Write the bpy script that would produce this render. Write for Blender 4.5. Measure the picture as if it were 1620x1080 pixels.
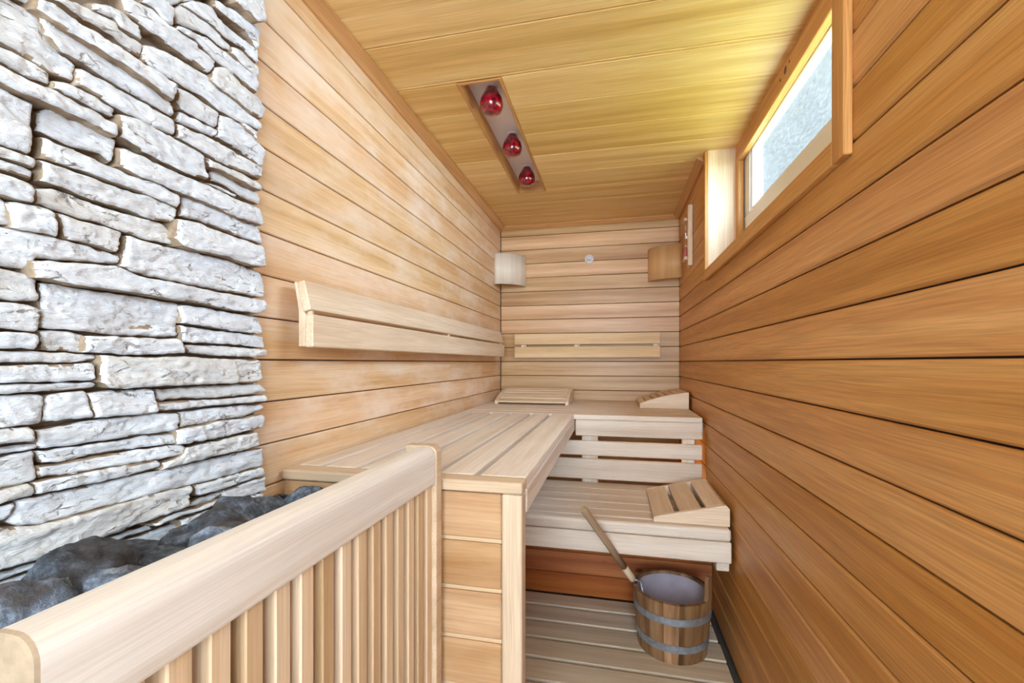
import bpy, bmesh, math, random
from mathutils import Vector, Matrix, noise

# ------------------------------------------------------------------ clear
for o in list(bpy.data.objects):
    bpy.data.objects.remove(o)
scene = bpy.context.scene
COL = scene.collection
random.seed(7)

# ------------------------------------------------------------------ camera
F = 711.0                               # focal length in pixels of the 1620 px wide frame
TH = math.atan(161 / F)                 # camera turned to the left of the room's long axis
CT, ST = math.cos(TH), math.sin(TH)
HOR = 573.0                             # pixel row of the eye level
H = 1.136                               # eye height above the floor
cd = bpy.data.cameras.new('camera')
cam = bpy.data.objects.new('camera', cd)
COL.objects.link(cam)
cd.sensor_width = 36.0
cd.lens = F / 1620 * 36.0
cd.shift_y = (HOR - 540) / 1620
cd.clip_start = 0.01
cam.location = (0, 0, H)
cam.rotation_euler = (math.pi / 2, 0, TH)
scene.camera = cam

# ------------------------------------------------------------------ world, sun, window portal, added fills
XR_ = 0.4317                            # right wall
world = bpy.data.worlds.new('world')
scene.world = world
world.use_nodes = True
wb = world.node_tree.nodes['Background']
wb.inputs[0].default_value = (0.59, 0.80, 1.0, 1)
wb.inputs[1].default_value = 27.0


def light(name, kind, loc, direction, energy, color, **kw):
    d = bpy.data.lights.new(name, kind)
    d.energy = energy
    d.color = color
    for k, v in kw.items():
        setattr(d, k, v)
    o = bpy.data.objects.new(name, d)
    COL.objects.link(o)
    o.location = loc
    o.rotation_euler = Vector(direction).to_track_quat('-Z', 'Y').to_euler()
    return o


light('sun', 'SUN', (6, 2, 9), (-0.02, -0.12, -0.99), 24.0, (1.0, 0.95, 0.84), angle=0.009)
# added fill light, set in the added hall behind the photographer
light('front_fill', 'AREA', (0.0, -2.30, 1.45), (-0.12, 1, 0.0), 48.0, (0.72, 0.87, 1.0),
      shape='RECTANGLE', size=0.9, size_y=1.25)
# added side fill, set before the added door beside the photographer
light('side_fill', 'AREA', (XR_ - 0.035, -0.62, 1.42), (-1, 0.6, -0.05), 25.0, (0.68, 0.84, 1.0),
      shape='RECTANGLE', size=0.72, size_y=1.3)
# portal that guides the sky light through the side window
pl = light('window_portal', 'AREA', (0.66, 1.54, H + 0.79), (-1, 0, 0), 1.0, (1, 1, 1),
           shape='RECTANGLE', size=1.25, size_y=0.36)
pl.data.cycles.is_portal = True

vs = scene.view_settings
vs.view_transform = 'Standard'
vs.look = 'None'
vs.gamma = 1.0
vs.use_curve_mapping = False
vs.exposure = 0.74
scene.cycles.use_denoising = True
scene.cycles.max_bounces = 10
scene.cycles.diffuse_bounces = 6
scene.cycles.caustics_reflective = False
scene.cycles.caustics_refractive = False

# ------------------------------------------------------------------ room numbers (metres, h = height over eye level)
D = 3.20                     # back wall
XL, XR = -0.8106, 0.4317     # side walls
HC = 0.99                    # ceiling over eye level
YH = -2.6                    # end of the added white hall before the cabin
YF = -1.15                   # front of the cabin, behind the camera
PITCH = 0.101                # wall board module


def Z(h):
    return H + h


def ray(u, v):
    a = (u - 810) / F
    return Vector((-ST + a * CT, CT + a * ST, (HOR - v) / F))


def on_x(u, v, X):
    r = ray(u, v)
    r = r * (X / r.x)
    return Vector((r.x, r.y, r.z + H))


# ------------------------------------------------------------------ materials
def new_mat(name):
    m = bpy.data.materials.new(name)
    m.use_nodes = True
    nt = m.node_tree
    for n in list(nt.nodes):
        nt.nodes.remove(n)
    out = nt.nodes.new('ShaderNodeOutputMaterial')
    b = nt.nodes.new('ShaderNodeBsdfPrincipled')
    nt.links.new(b.outputs[0], out.inputs[0])
    return m, nt, b, out


def node(nt, typ, **kw):
    n = nt.nodes.new(typ)
    for k, v in kw.items():
        setattr(n, k, v)
    return n


def ramp(nt, fac, stops):
    r = node(nt, 'ShaderNodeValToRGB')
    els = r.color_ramp.elements
    while len(els) < len(stops):
        els.new(0.5)
    for e, (p, c) in zip(els, stops):
        e.position = p
        e.color = (*c, 1) if len(c) == 3 else c
    nt.links.new(fac, r.inputs[0])
    return r.outputs[0]


def local_coords(nt, scale):
    """object coordinates shifted by the object's own random number, stretched along the grain"""
    tc = node(nt, 'ShaderNodeTexCoord')
    oi = node(nt, 'ShaderNodeObjectInfo')
    mu = node(nt, 'ShaderNodeVectorMath', operation='SCALE')
    mu.inputs[0].default_value = (37.0, 19.0, 7.0)
    nt.links.new(oi.outputs['Random'], mu.inputs['Scale'])
    ad = node(nt, 'ShaderNodeVectorMath', operation='ADD')
    nt.links.new(tc.outputs['Object'], ad.inputs[0])
    nt.links.new(mu.outputs[0], ad.inputs[1])
    return ad.outputs[0], oi.outputs['Random']


def scaled(nt, vec, s):
    m = node(nt, 'ShaderNodeVectorMath', operation='MULTIPLY')
    m.inputs[1].default_value = s
    nt.links.new(vec, m.inputs[0])
    return m.outputs[0]


def noise_tex(nt, vec, scale=1.0, detail=3.0, rough=0.55, dist=0.0):
    n = node(nt, 'ShaderNodeTexNoise')
    n.inputs['Scale'].default_value = scale
    n.inputs['Detail'].default_value = detail
    n.inputs['Roughness'].default_value = rough
    n.inputs['Distortion'].default_value = dist
    nt.links.new(vec, n.inputs['Vector'])
    return n.outputs[0]


def mix(nt, fac, a, b, blend='MIX'):
    m = node(nt, 'ShaderNodeMix', data_type='RGBA', blend_type=blend)
    for sock, val in ((m.inputs[0], fac), (m.inputs[6], a), (m.inputs[7], b)):
        if isinstance(val, (int, float)):
            sock.default_value = val
        elif isinstance(val, tuple):
            sock.default_value = (*val, 1)
        else:
            nt.links.new(val, sock)
    return m.outputs[2]


def maprange(nt, v, a, b, c, d):
    n = node(nt, 'ShaderNodeMapRange')
    for i, x in enumerate((a, b, c, d)):
        n.inputs[1 + i].default_value = x
    nt.links.new(v, n.inputs[0])
    return n.outputs[0]


def wood(name, dark, mid, lite, streak=(0.9, 22, 22), var=0.22, rough=0.5, bleach=0.0, bleach_col=(0.8, 0.62, 0.45),
         grain=0.16, hue=0.0, bump=0.12, knots=False, cathedral=0.0):
    m, nt, b, out = new_mat(name)
    vec, rnd = local_coords(nt, None)
    wob = noise_tex(nt, scaled(nt, vec, (1.6, 3.0, 3.0)), 1.0, 2.0)
    wv = node(nt, 'ShaderNodeVectorMath', operation='SCALE')
    wv.inputs[0].default_value = (0, 0.02, 0.02)
    nt.links.new(wob, wv.inputs['Scale'])
    va = node(nt, 'ShaderNodeVectorMath', operation='ADD')
    nt.links.new(vec, va.inputs[0])
    nt.links.new(wv.outputs[0], va.inputs[1])
    v2 = va.outputs[0]
    n1 = noise_tex(nt, scaled(nt, v2, streak), 1.0, 3.0, 0.5)
    col = ramp(nt, n1, [(0.28, dark), (0.5, mid), (0.72, lite)])
    if cathedral:
        w = node(nt, 'ShaderNodeTexWave', wave_type='BANDS', bands_direction='Y', wave_profile='SAW')
        w.inputs['Scale'].default_value = 14
        w.inputs['Distortion'].default_value = 7
        w.inputs['Detail'].default_value = 1.5
        w.inputs['Detail Scale'].default_value = 0.7
        nt.links.new(scaled(nt, vec, (0.55, 1.5, 1.5)), w.inputs['Vector'])
        k = maprange(nt, w.outputs[1], 0.0, 1.0, 1 - cathedral, 1.0)
        col = mix(nt, 1.0, col, k, 'MULTIPLY')
    n2 = noise_tex(nt, scaled(nt, v2, (5, 300, 300)), 1.0, 2.0, 0.6)
    g = maprange(nt, n2, 0.3, 0.7, 1 - grain, 1 + grain * 0.5)
    col = mix(nt, 1.0, col, g, 'MULTIPLY')
    if bleach:
        n3 = noise_tex(nt, scaled(nt, vec, (4, 9, 9)), 1.0, 4.0, 0.6)
        col = mix(nt, maprange(nt, n3, 0.45, 0.75, 0.0, bleach), col, bleach_col)
    if knots:
        vo = node(nt, 'ShaderNodeTexVoronoi', feature='F1')
        vo.inputs['Scale'].default_value = 1.0
        nt.links.new(scaled(nt, vec, (5.0, 9.0, 9.0)), vo.inputs['Vector'])
        col = mix(nt, maprange(nt, vo.outputs['Distance'], 0.05, 0.13, 0.8, 0.0), col, (0.07, 0.015, 0.004))
    hs = node(nt, 'ShaderNodeHueSaturation')
    nt.links.new(col, hs.inputs['Color'])
    nt.links.new(maprange(nt, rnd, 0, 1, 1 - var, 1 + var * 0.8), hs.inputs['Value'])
    nt.links.new(maprange(nt, rnd, 0, 1, 1.06, 0.96), hs.inputs['Saturation'])
    if hue:
        wn = node(nt, 'ShaderNodeTexWhiteNoise', noise_dimensions='1D')
        nt.links.new(rnd, wn.inputs['W'])
        nt.links.new(maprange(nt, wn.outputs[0], 0, 1, 0.5 - hue, 0.5 + hue), hs.inputs['Hue'])
    nt.links.new(hs.outputs[0], b.inputs['Base Color'])
    b.inputs['Roughness'].default_value = rough
    b.inputs['Specular IOR Level'].default_value = 0.35
    bp = node(nt, 'ShaderNodeBump')
    bp.inputs['Strength'].default_value = bump
    bp.inputs['Distance'].default_value = 0.002
    nt.links.new(n2, bp.inputs['Height'])
    nt.links.new(bp.outputs[0], b.inputs['Normal'])
    return m


def plain(name, col, rough=0.5, metal=0.0, var=0.0, scale=40, coat=0.0, bump=0.0):
    m, nt, b, out = new_mat(name)
    vec, rnd = local_coords(nt, None)
    n = noise_tex(nt, vec, scale, 4.0)
    c = mix(nt, maprange(nt, n, 0.3, 0.7, 0, 1), tuple(x * (1 - var) for x in col), tuple(min(1, x * (1 + var)) for x in col))
    nt.links.new(c, b.inputs['Base Color'])
    b.inputs['Roughness'].default_value = rough
    b.inputs['Metallic'].default_value = metal
    b.inputs['Coat Weight'].default_value = coat
    if bump:
        bp = node(nt, 'ShaderNodeBump')
        bp.inputs['Strength'].default_value = bump
        bp.inputs['Distance'].default_value = 0.004
        nt.links.new(n, bp.inputs['Height'])
        nt.links.new(bp.outputs[0], b.inputs['Normal'])
    return m


M = {}
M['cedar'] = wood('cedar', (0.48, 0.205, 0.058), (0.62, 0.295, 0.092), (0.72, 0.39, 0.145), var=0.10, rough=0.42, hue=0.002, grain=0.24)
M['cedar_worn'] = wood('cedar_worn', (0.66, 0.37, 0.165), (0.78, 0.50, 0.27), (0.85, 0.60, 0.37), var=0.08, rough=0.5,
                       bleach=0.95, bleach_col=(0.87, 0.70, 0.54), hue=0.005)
M['cedar_back'] = wood('cedar_back', (0.52, 0.29, 0.13), (0.70, 0.44, 0.225), (0.82, 0.57, 0.34), var=0.20, rough=0.36, hue=0.004)
M['cedar_ceiling'] = wood('cedar_ceiling', (0.64, 0.39, 0.14), (0.79, 0.53, 0.22), (0.86, 0.63, 0.32), var=0.08, rough=0.42)
M['trim'] = wood('trim_wood', (0.44, 0.20, 0.07), (0.58, 0.29, 0.11), (0.68, 0.38, 0.16), var=0.06, rough=0.45)
M['riser'] = wood('riser_wood', (0.30, 0.07, 0.018), (0.42, 0.12, 0.03), (0.52, 0.18, 0.05), var=0.12, rough=0.45, knots=True)  # reddish knotty wood, tone deepened for the bounced light under the bench
M['bench'] = wood('bench_wood', (0.68, 0.54, 0.42), (0.80, 0.67, 0.55), (0.86, 0.76, 0.65), var=0.08, rough=0.55,
                  bleach=0.35, bleach_col=(0.87, 0.77, 0.67), grain=0.12, cathedral=0.06)
M['panel'] = wood('end_panel_wood', (0.40, 0.21, 0.09), (0.50, 0.28, 0.13), (0.60, 0.37, 0.19), var=0.08, rough=0.5,
                  bleach=0.3, bleach_col=(0.75, 0.52, 0.33))
M['rail'] = wood('rail_wood', (0.70, 0.60, 0.50), (0.80, 0.725, 0.64), (0.86, 0.80, 0.73), var=0.05, rough=0.5, grain=0.1,
                 streak=(0.9, 40, 40), bleach=0.3, bleach_col=(0.88, 0.83, 0.77))
M['slat'] = wood('guard_slat_wood', (0.56, 0.36, 0.19), (0.70, 0.49, 0.30), (0.80, 0.61, 0.42), var=0.12, rough=0.55)
M['floor_slat'] = wood('duckboard_wood', (0.58, 0.46, 0.32), (0.71, 0.58, 0.43), (0.80, 0.69, 0.54), var=0.10, rough=0.65)
M['headrest'] = wood('headrest_wood', (0.68, 0.50, 0.33), (0.79, 0.61, 0.43), (0.86, 0.71, 0.54), var=0.06, rough=0.5)
M['backrest'] = wood('backrest_wood', (0.68, 0.50, 0.33), (0.79, 0.61, 0.43), (0.86, 0.71, 0.54), var=0.06, rough=0.5,
                     bleach=0.35, bleach_col=(0.88, 0.72, 0.55))
M['backrest_warm'] = wood('warm_backrest_wood', (0.70, 0.46, 0.23), (0.80, 0.56, 0.30), (0.86, 0.65, 0.39), var=0.04, rough=0.5)
M['end_grain'] = plain('end_grain', (0.34, 0.24, 0.15), 0.8, var=0.15, scale=90)
M['post'] = wood('post_wood', (0.54, 0.38, 0.24), (0.64, 0.47, 0.31), (0.72, 0.55, 0.38), var=0.0, rough=0.55)
M['veneer_lit'] = wood('lit_veneer', (0.74, 0.63, 0.48), (0.82, 0.71, 0.56), (0.86, 0.77, 0.64), var=0.0, rough=0.45, grain=0.08)  # window light on the left lamp put into its colour
M['veneer_shaded'] = wood('shaded_veneer', (0.60, 0.34, 0.14), (0.68, 0.40, 0.18), (0.74, 0.47, 0.23), var=0.0, rough=0.45, grain=0.08)  # the right lamp's turn away from the window put into its colour
M['stave'] = wood('stave_wood', (0.15, 0.07, 0.03), (0.30, 0.155, 0.07), (0.48, 0.29, 0.15), var=0.4, rough=0.5, streak=(1.2, 30, 30))
M['ladle'] = wood('ladle_wood', (0.34, 0.22, 0.13), (0.46, 0.32, 0.20), (0.56, 0.42, 0.28), var=0.0, rough=0.6)
M['ladle_pale'] = wood('ladle_tip_wood', (0.60, 0.42, 0.27), (0.68, 0.50, 0.34), (0.74, 0.58, 0.42), var=0.0, rough=0.6)
M['backing'] = plain('dark_batten', (0.05, 0.025, 0.012), 0.9)
M['mortar'] = plain('stone_mortar', (0.30, 0.22, 0.15), 0.95, var=0.25, scale=30, bump=0.4)
M['steel'] = plain('galvanised_steel', (0.42, 0.50, 0.60), 0.38, metal=0.75, var=0.25, scale=60)
M['rivet'] = plain('rivet_steel', (0.55, 0.58, 0.62), 0.3, metal=0.9)
M['liner'] = plain('grey_liner', (0.46, 0.40, 0.46), 0.45, var=0.12, scale=20)
M['white_plate'] = plain('white_plate', (0.80, 0.77, 0.80), 0.4)
M['white'] = plain('white_plastic', (0.85, 0.86, 0.87), 0.35)
M['black'] = plain('black_ink', (0.02, 0.02, 0.02), 0.5)
M['stove'] = plain('black_steel', (0.03, 0.03, 0.034), 0.45, metal=0.6, var=0.2)
M['tile'] = plain('floor_tile', (0.10, 0.085, 0.075), 0.6, var=0.15, scale=12)
M['knot'] = plain('dark_knot', (0.08, 0.025, 0.01), 0.6, var=0.3, scale=200)
M['sand'] = plain('red_sand', (0.55, 0.10, 0.10), 0.8)
M['lawn'] = plain('sunlit_lawn', (0.25, 0.275, 0.085), 0.9, var=0.25, scale=3)
M['slate'] = plain('added_house_dark', (0.031, 0.027, 0.0245), 0.9, var=0.2, scale=4)  # near black, so the added house keeps the window pane grey
M['plaster'] = plain('white_plaster', (0.82, 0.82, 0.82), 0.9)


def red_glass():
    m, nt, b, out = new_mat('red_glass')
    vec, rnd = local_coords(nt, None)
    n = noise_tex(nt, vec, 55, 3, 0.6)
    c = mix(nt, maprange(nt, n, 0.45, 0.65, 0, 1), (0.10, 0.0, 0.008), (0.42, 0.005, 0.022))
    nt.links.new(c, b.inputs['Base Color'])
    b.inputs['Roughness'].default_value = 0.06
    b.inputs['Coat Weight'].default_value = 1.0
    b.inputs['Coat Roughness'].default_value = 0.02
    bp = node(nt, 'ShaderNodeBump')
    bp.inputs['Strength'].default_value = 0.5
    bp.inputs['Distance'].default_value = 0.003
    nt.links.new(n, bp.inputs['Height'])
    nt.links.new(bp.outputs[0], b.inputs['Normal'])
    return m


M['red_glass'] = red_glass()


def clear_glass():
    m, nt, b, out = new_mat('clear_glass')
    tr = node(nt, 'ShaderNodeBsdfTransparent')
    gl = node(nt, 'ShaderNodeBsdfGlossy')
    gl.inputs['Roughness'].default_value = 0.05
    mx = node(nt, 'ShaderNodeMixShader')
    mx.inputs[0].default_value = 0.12
    nt.links.new(tr.outputs[0], mx.inputs[1])
    nt.links.new(gl.outputs[0], mx.inputs[2])
    nt.links.new(mx.outputs[0], out.inputs[0])
    nt.nodes.remove(b)
    return m


M['glass'] = clear_glass()


def obscured_glass():
    """patterned privacy glass: part clear, part milky, with a fine drop pattern"""
    m, nt, b, out = new_mat('patterned_glass')
    nt.nodes.remove(b)
    tc = node(nt, 'ShaderNodeTexCoord')
    n = noise_tex(nt, scaled(nt, tc.outputs['Object'], (0.4, 1, 1)), 110, 4, 0.7, 0.4)
    n2 = noise_tex(nt, tc.outputs['Object'], 30, 3, 0.6)
    tr = node(nt, 'ShaderNodeBsdfTransparent')
    nt.links.new(ramp(nt, n, [(0.36, (0.66, 0.66, 0.66)), (0.68, (0.92, 0.92, 0.92))]), tr.inputs[0])
    tl = node(nt, 'ShaderNodeBsdfTranslucent')
    nt.links.new(ramp(nt, n2, [(0.3, (0.45, 0.47, 0.50)), (0.75, (0.62, 0.64, 0.66))]), tl.inputs[0])
    bp = node(nt, 'ShaderNodeBump')
    bp.inputs['Strength'].default_value = 0.6
    bp.inputs['Distance'].default_value = 0.004
    nt.links.new(n, bp.inputs['Height'])
    gl = node(nt, 'ShaderNodeBsdfGlossy')
    gl.inputs['Roughness'].default_value = 0.15
    nt.links.new(bp.outputs[0], gl.inputs['Normal'])
    a = node(nt, 'ShaderNodeMixShader')
    a.inputs[0].default_value = 0.003
    nt.links.new(tr.outputs[0], a.inputs[1])
    nt.links.new(tl.outputs[0], a.inputs[2])
    c = node(nt, 'ShaderNodeMixShader')
    c.inputs[0].default_value = 0.06
    nt.links.new(a.outputs[0], c.inputs[1])
    nt.links.new(gl.outputs[0], c.inputs[2])
    nt.links.new(c.outputs[0], out.inputs[0])
    return m


M['pane'] = obscured_glass()


def stone_mats():
    m, nt, b, out = new_mat('whitewashed_stone')
    vec, rnd = local_coords(nt, None)
    v1 = noise_tex(nt, scaled(nt, vec, (1, 14, 60)), 1.0, 6, 0.7, 0.6)       # strata streaks
    v2 = noise_tex(nt, vec, 22, 6, 0.7)                                        # blotches
    v3 = noise_tex(nt, scaled(nt, vec, (90, 110, 330)), 1.0, 4, 0.7)           # fine grain
    wp = noise_tex(nt, scaled(nt, vec, (20, 25, 25)), 1.0, 3, 0.6)
    wv = node(nt, 'ShaderNodeVectorMath', operation='SCALE')
    wv.inputs[0].default_value = (0.0, 0.05, 0.03)
    nt.links.new(wp, wv.inputs['Scale'])
    va = node(nt, 'ShaderNodeVectorMath', operation='ADD')
    nt.links.new(vec, va.inputs[0])
    nt.links.new(wv.outputs[0], va.inputs[1])
    vo = node(nt, 'ShaderNodeTexVoronoi', feature='DISTANCE_TO_EDGE')
    vo.inputs['Scale'].default_value = 1.0
    nt.links.new(scaled(nt, va.outputs[0], (3, 13, 46)), vo.inputs['Vector'])
    mask = maprange(nt, v2, 0.53, 0.64, 0.0, 0.85)
    crack = node(nt, 'ShaderNodeMath', operation='MULTIPLY')
    nt.links.new(maprange(nt, vo.outputs['Distance'], 0.0, 0.045, 1.0, 0.0), crack.inputs[0])
    nt.links.new(mask, crack.inputs[1])
    base = ramp(nt, v2, [(0.30, (0.66, 0.68, 0.71)), (0.48, (0.80, 0.82, 0.845)), (0.70, (0.87, 0.885, 0.90))])
    cream = mix(nt, maprange(nt, rnd, 0.55, 1.0, 0.0, 0.5), base, (0.74, 0.69, 0.60))
    streak = mix(nt, maprange(nt, v1, 0.58, 0.76, 0.0, 0.6), cream, (0.47, 0.475, 0.49))
    fleck = mix(nt, maprange(nt, v3, 0.60, 0.74, 0.0, 0.5), streak, (0.48, 0.43, 0.37))
    fin = mix(nt, crack.outputs[0], fleck, (0.22, 0.17, 0.13))
    nt.links.new(fin, b.inputs['Base Color'])
    b.inputs['Roughness'].default_value = 0.95
    b.inputs['Specular IOR Level'].default_value = 0.1
    b1 = node(nt, 'ShaderNodeBump')
    b1.inputs['Strength'].default_value = 0.9
    b1.inputs['Distance'].default_value = 0.006
    nt.links.new(v1, b1.inputs['Height'])
    b2 = node(nt, 'ShaderNodeBump')
    b2.inputs['Strength'].default_value = 0.8
    b2.inputs['Distance'].default_value = 0.003
    nt.links.new(v3, b2.inputs['Height'])
    nt.links.new(b1.outputs[0], b2.inputs['Normal'])
    b3 = node(nt, 'ShaderNodeBump', invert=True)
    b3.inputs['Strength'].default_value = 0.8
    b3.inputs['Distance'].default_value = 0.004
    nt.links.new(crack.outputs[0], b3.inputs['Height'])
    nt.links.new(b2.outputs[0], b3.inputs['Normal'])
    nt.links.new(b3.outputs[0], b.inputs['Normal'])
    t, nt, b, out = new_mat('tan_stone_side')
    vec, rnd = local_coords(nt, None)
    n = noise_tex(nt, vec, 45, 5, 0.6)
    c = ramp(nt, n, [(0.3, (0.22, 0.145, 0.085)), (0.55, (0.36, 0.26, 0.17)), (0.75, (0.52, 0.43, 0.33))])
    nt.links.new(c, b.inputs['Base Color'])
    b.inputs['Roughness'].default_value = 0.95
    bp = node(nt, 'ShaderNodeBump')
    bp.inputs['Strength'].default_value = 0.5
    bp.inputs['Distance'].default_value = 0.003
    nt.links.new(n, bp.inputs['Height'])
    nt.links.new(bp.outputs[0], b.inputs['Normal'])
    return m, t


M['stone'], M['stone_side'] = stone_mats()


def rock_mat():
    m, nt, b, out = new_mat('stove_rock')
    vec, rnd = local_coords(nt, None)
    n = noise_tex(nt, vec, 42, 8, 0.75)
    n2 = noise_tex(nt, vec, 13, 4, 0.6)
    c = ramp(nt, n, [(0.34, (0.025, 0.028, 0.034)), (0.5, (0.085, 0.10, 0.125)), (0.66, (0.26, 0.30, 0.36))])
    c = mix(nt, maprange(nt, n2, 0.50, 0.60, 0.0, 0.75), c, (0.05, 0.034, 0.024))
    hs = node(nt, 'ShaderNodeHueSaturation')
    nt.links.new(c, hs.inputs['Color'])
    nt.links.new(maprange(nt, rnd, 0, 1, 0.8, 2.2), hs.inputs['Value'])
    nt.links.new(hs.outputs[0], b.inputs['Base Color'])
    b.inputs['Roughness'].default_value = 0.75
    bp = node(nt, 'ShaderNodeBump')
    bp.inputs['Strength'].default_value = 1.0
    bp.inputs['Distance'].default_value = 0.012
    nt.links.new(n, bp.inputs['Height'])
    nt.links.new(bp.outputs[0], b.inputs['Normal'])
    return m


M['rock'] = rock_mat()

# ------------------------------------------------------------------ object helpers
AX = {'X': Vector((1, 0, 0)), 'Y': Vector((0, 1, 0)), 'Z': Vector((0, 0, 1))}
_boxes = {}


def link(name, me, parent=None, mat=None):
    o = bpy.data.objects.new(name, me)
    COL.objects.link(o)
    if mat is not None and me is not None and not me.materials:
        me.materials.append(mat)
    if parent is not None:
        o.parent = parent
    return o


def put(o, mw):
    """world matrix for an object whose parents are only moved, never turned"""
    p = o.parent
    off = Vector((0, 0, 0))
    if p is not None:
        off = world_loc(p)
        o.matrix_parent_inverse = Matrix.Identity(4)
    o.matrix_basis = Matrix.Translation(-off) @ mw


def world_loc(o):
    m = o.matrix_basis
    while o.parent is not None:
        o = o.parent
        m = o.matrix_basis @ m
    return m.translation.copy()


def full(o):
    m = o.matrix_basis.copy()
    while o.parent is not None:
        o = o.parent
        m = o.matrix_basis @ m
    return m


def box_mesh(L, W, T, bev, mat, seg=1):
    key = (round(L, 4), round(W, 4), round(T, 4), round(bev, 4), mat.name, seg)
    if key in _boxes:
        return _boxes[key]
    bm = bmesh.new()
    bmesh.ops.create_cube(bm, size=1)
    bmesh.ops.scale(bm, vec=(L, W, T), verts=bm.verts)
    if bev > 0:
        bmesh.ops.bevel(bm, geom=bm.edges[:], offset=bev, segments=seg, profile=0.5, affect='EDGES', clamp_overlap=True)
    me = bpy.data.meshes.new('board')
    bm.to_mesh(me)
    bm.free()
    me.materials.append(mat)
    _boxes[key] = me
    return me


def board(name, lo, hi, along, mat, parent=None, bev=0.003, wide=None, seg=1):
    """a board given by its two corners in world space; along = grain direction"""
    lo, hi = Vector(lo), Vector(hi)
    size = {'X': abs(hi.x - lo.x), 'Y': abs(hi.y - lo.y), 'Z': abs(hi.z - lo.z)}
    rest = [a for a in 'XYZ' if a != along]
    if wide is None:
        wide = max(rest, key=lambda a: size[a])
    thick = [a for a in rest if a != wide][0]
    me = box_mesh(size[along], size[wide], size[thick], bev, mat, seg)
    o = link(name, me, parent)
    x, y = AX[along], AX[wide]
    z = x.cross(y)
    mw = Matrix((x, y, z)).transposed().to_4x4()
    mw.translation = (lo + hi) / 2
    put(o, mw)
    return o


def tag(o, label, cat, group=None, kind=None):
    o['label'] = label
    if cat:
        o['category'] = cat
    if group:
        o['group'] = group
    if kind:
        o['kind'] = kind
    return o


def thing(name, loc, label, cat, group=None):
    o = bpy.data.objects.new(name, None)
    COL.objects.link(o)
    o.empty_display_size = 0.05
    o.matrix_basis = Matrix.Translation(Vector(loc))
    return tag(o, label, cat, group)


def multi_box(name, boxes, mat, parent=None):
    bm = bmesh.new()
    for lo, hi in boxes:
        r = bmesh.ops.create_cube(bm, size=1)
        lo, hi = Vector(lo), Vector(hi)
        for v in r['verts']:
            v.co = Vector(((lo.x + hi.x) / 2 + v.co.x * (hi.x - lo.x),
                           (lo.y + hi.y) / 2 + v.co.y * (hi.y - lo.y),
                           (lo.z + hi.z) / 2 + v.co.z * (hi.z - lo.z)))
    me = bpy.data.meshes.new(name)
    bm.to_mesh(me)
    bm.free()
    return link(name, me, parent, mat)


def prism(name, prof, axis_from, axis_to, mat, parent=None, bev=0.0, smooth=False):
    """extrude a profile (list of world-space points of one end) along the vector axis_to - axis_from"""
    d = Vector(axis_to) - Vector(axis_from)
    pts = [Vector(p) for p in prof]
    cen = sum(pts, Vector()) / len(pts) + d / 2
    bm = bmesh.new()
    x = d.normalized()
    ref = pts[1] - pts[0]
    y = (ref - x * ref.dot(x)).normalized()
    z = x.cross(y)
    R = Matrix((x, y, z))
    a = [bm.verts.new(R @ (p - cen)) for p in pts]
    b = [bm.verts.new(R @ (p + d - cen)) for p in pts]
    n = len(pts)
    bm.faces.new(a)
    bm.faces.new(b[::-1])
    for i in range(n):
        j = (i + 1) % n
        f = bm.faces.new((a[j], a[i], b[i], b[j]))
        f.smooth = smooth
    bmesh.ops.recalc_face_normals(bm, faces=bm.faces)
    if bev:
        es = [e for e in bm.edges if len(e.link_faces) == 2 and e.calc_face_angle(0) > 0.9]
        bmesh.ops.bevel(bm, geom=es, offset=bev, segments=2, profile=0.5, affect='EDGES', clamp_overlap=True)
    me = bpy.data.meshes.new(name)
    bm.to_mesh(me)
    bm.free()
    o = link(name, me, parent, mat)
    mw = R.transposed().to_4x4()
    mw.translation = cen
    put(o, mw)
    return o


def lathe(name, prof, loc, mat, parent=None, seg=32, axis=Vector((0, 0, 1)), smooth=True):
    """turn (radius, height) pairs about an axis"""
    bm = bmesh.new()
    rings = []
    for r, z in prof:
        if r < 1e-6:
            rings.append([bm.verts.new((0, 0, z))])
        else:
            rings.append([bm.verts.new((r * math.cos(2 * math.pi * k / seg), r * math.sin(2 * math.pi * k / seg), z)) for k in range(seg)])
    for a, b in zip(rings, rings[1:]):
        if len(a) == 1 and len(b) == 1:
            continue
        for k in range(seg):
            j = (k + 1) % seg
            if len(a) == 1:
                f = bm.faces.new((a[0], b[k], b[j]))
            elif len(b) == 1:
                f = bm.faces.new((a[k], a[j], b[0]))
            else:
                f = bm.faces.new((a[k], a[j], b[j], b[k]))
            f.smooth = smooth
    bmesh.ops.recalc_face_normals(bm, faces=bm.faces)
    me = bpy.data.meshes.new(name)
    bm.to_mesh(me)
    bm.free()
    o = link(name, me, parent, mat)
    mw = Vector(axis).normalized().to_track_quat('Z', 'Y').to_matrix().to_4x4()
    mw.translation = Vector(loc)
    put(o, mw)
    return o


# ================================================================== THE ROOM
BT = 0.013                    # wall board thickness
G = 0.0032                    # joint between boards


def rows(h_from, h_to):
    k = math.floor((h_from - 0.006) / PITCH)
    while True:
        a = 0.006 + k * PITCH
        if a >= h_to - 0.004:
            break
        yield max(a, h_from), min(a + PITCH, h_to)
        k += 1


fl = multi_box('floor', [((XL - 0.05, YF - 0.1, -0.08), (XR + 0.02, D + 0.05, 0.0))], M['tile'])
tag(fl, 'dark tiled floor under the wooden duckboard', 'floor', kind='structure')

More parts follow.
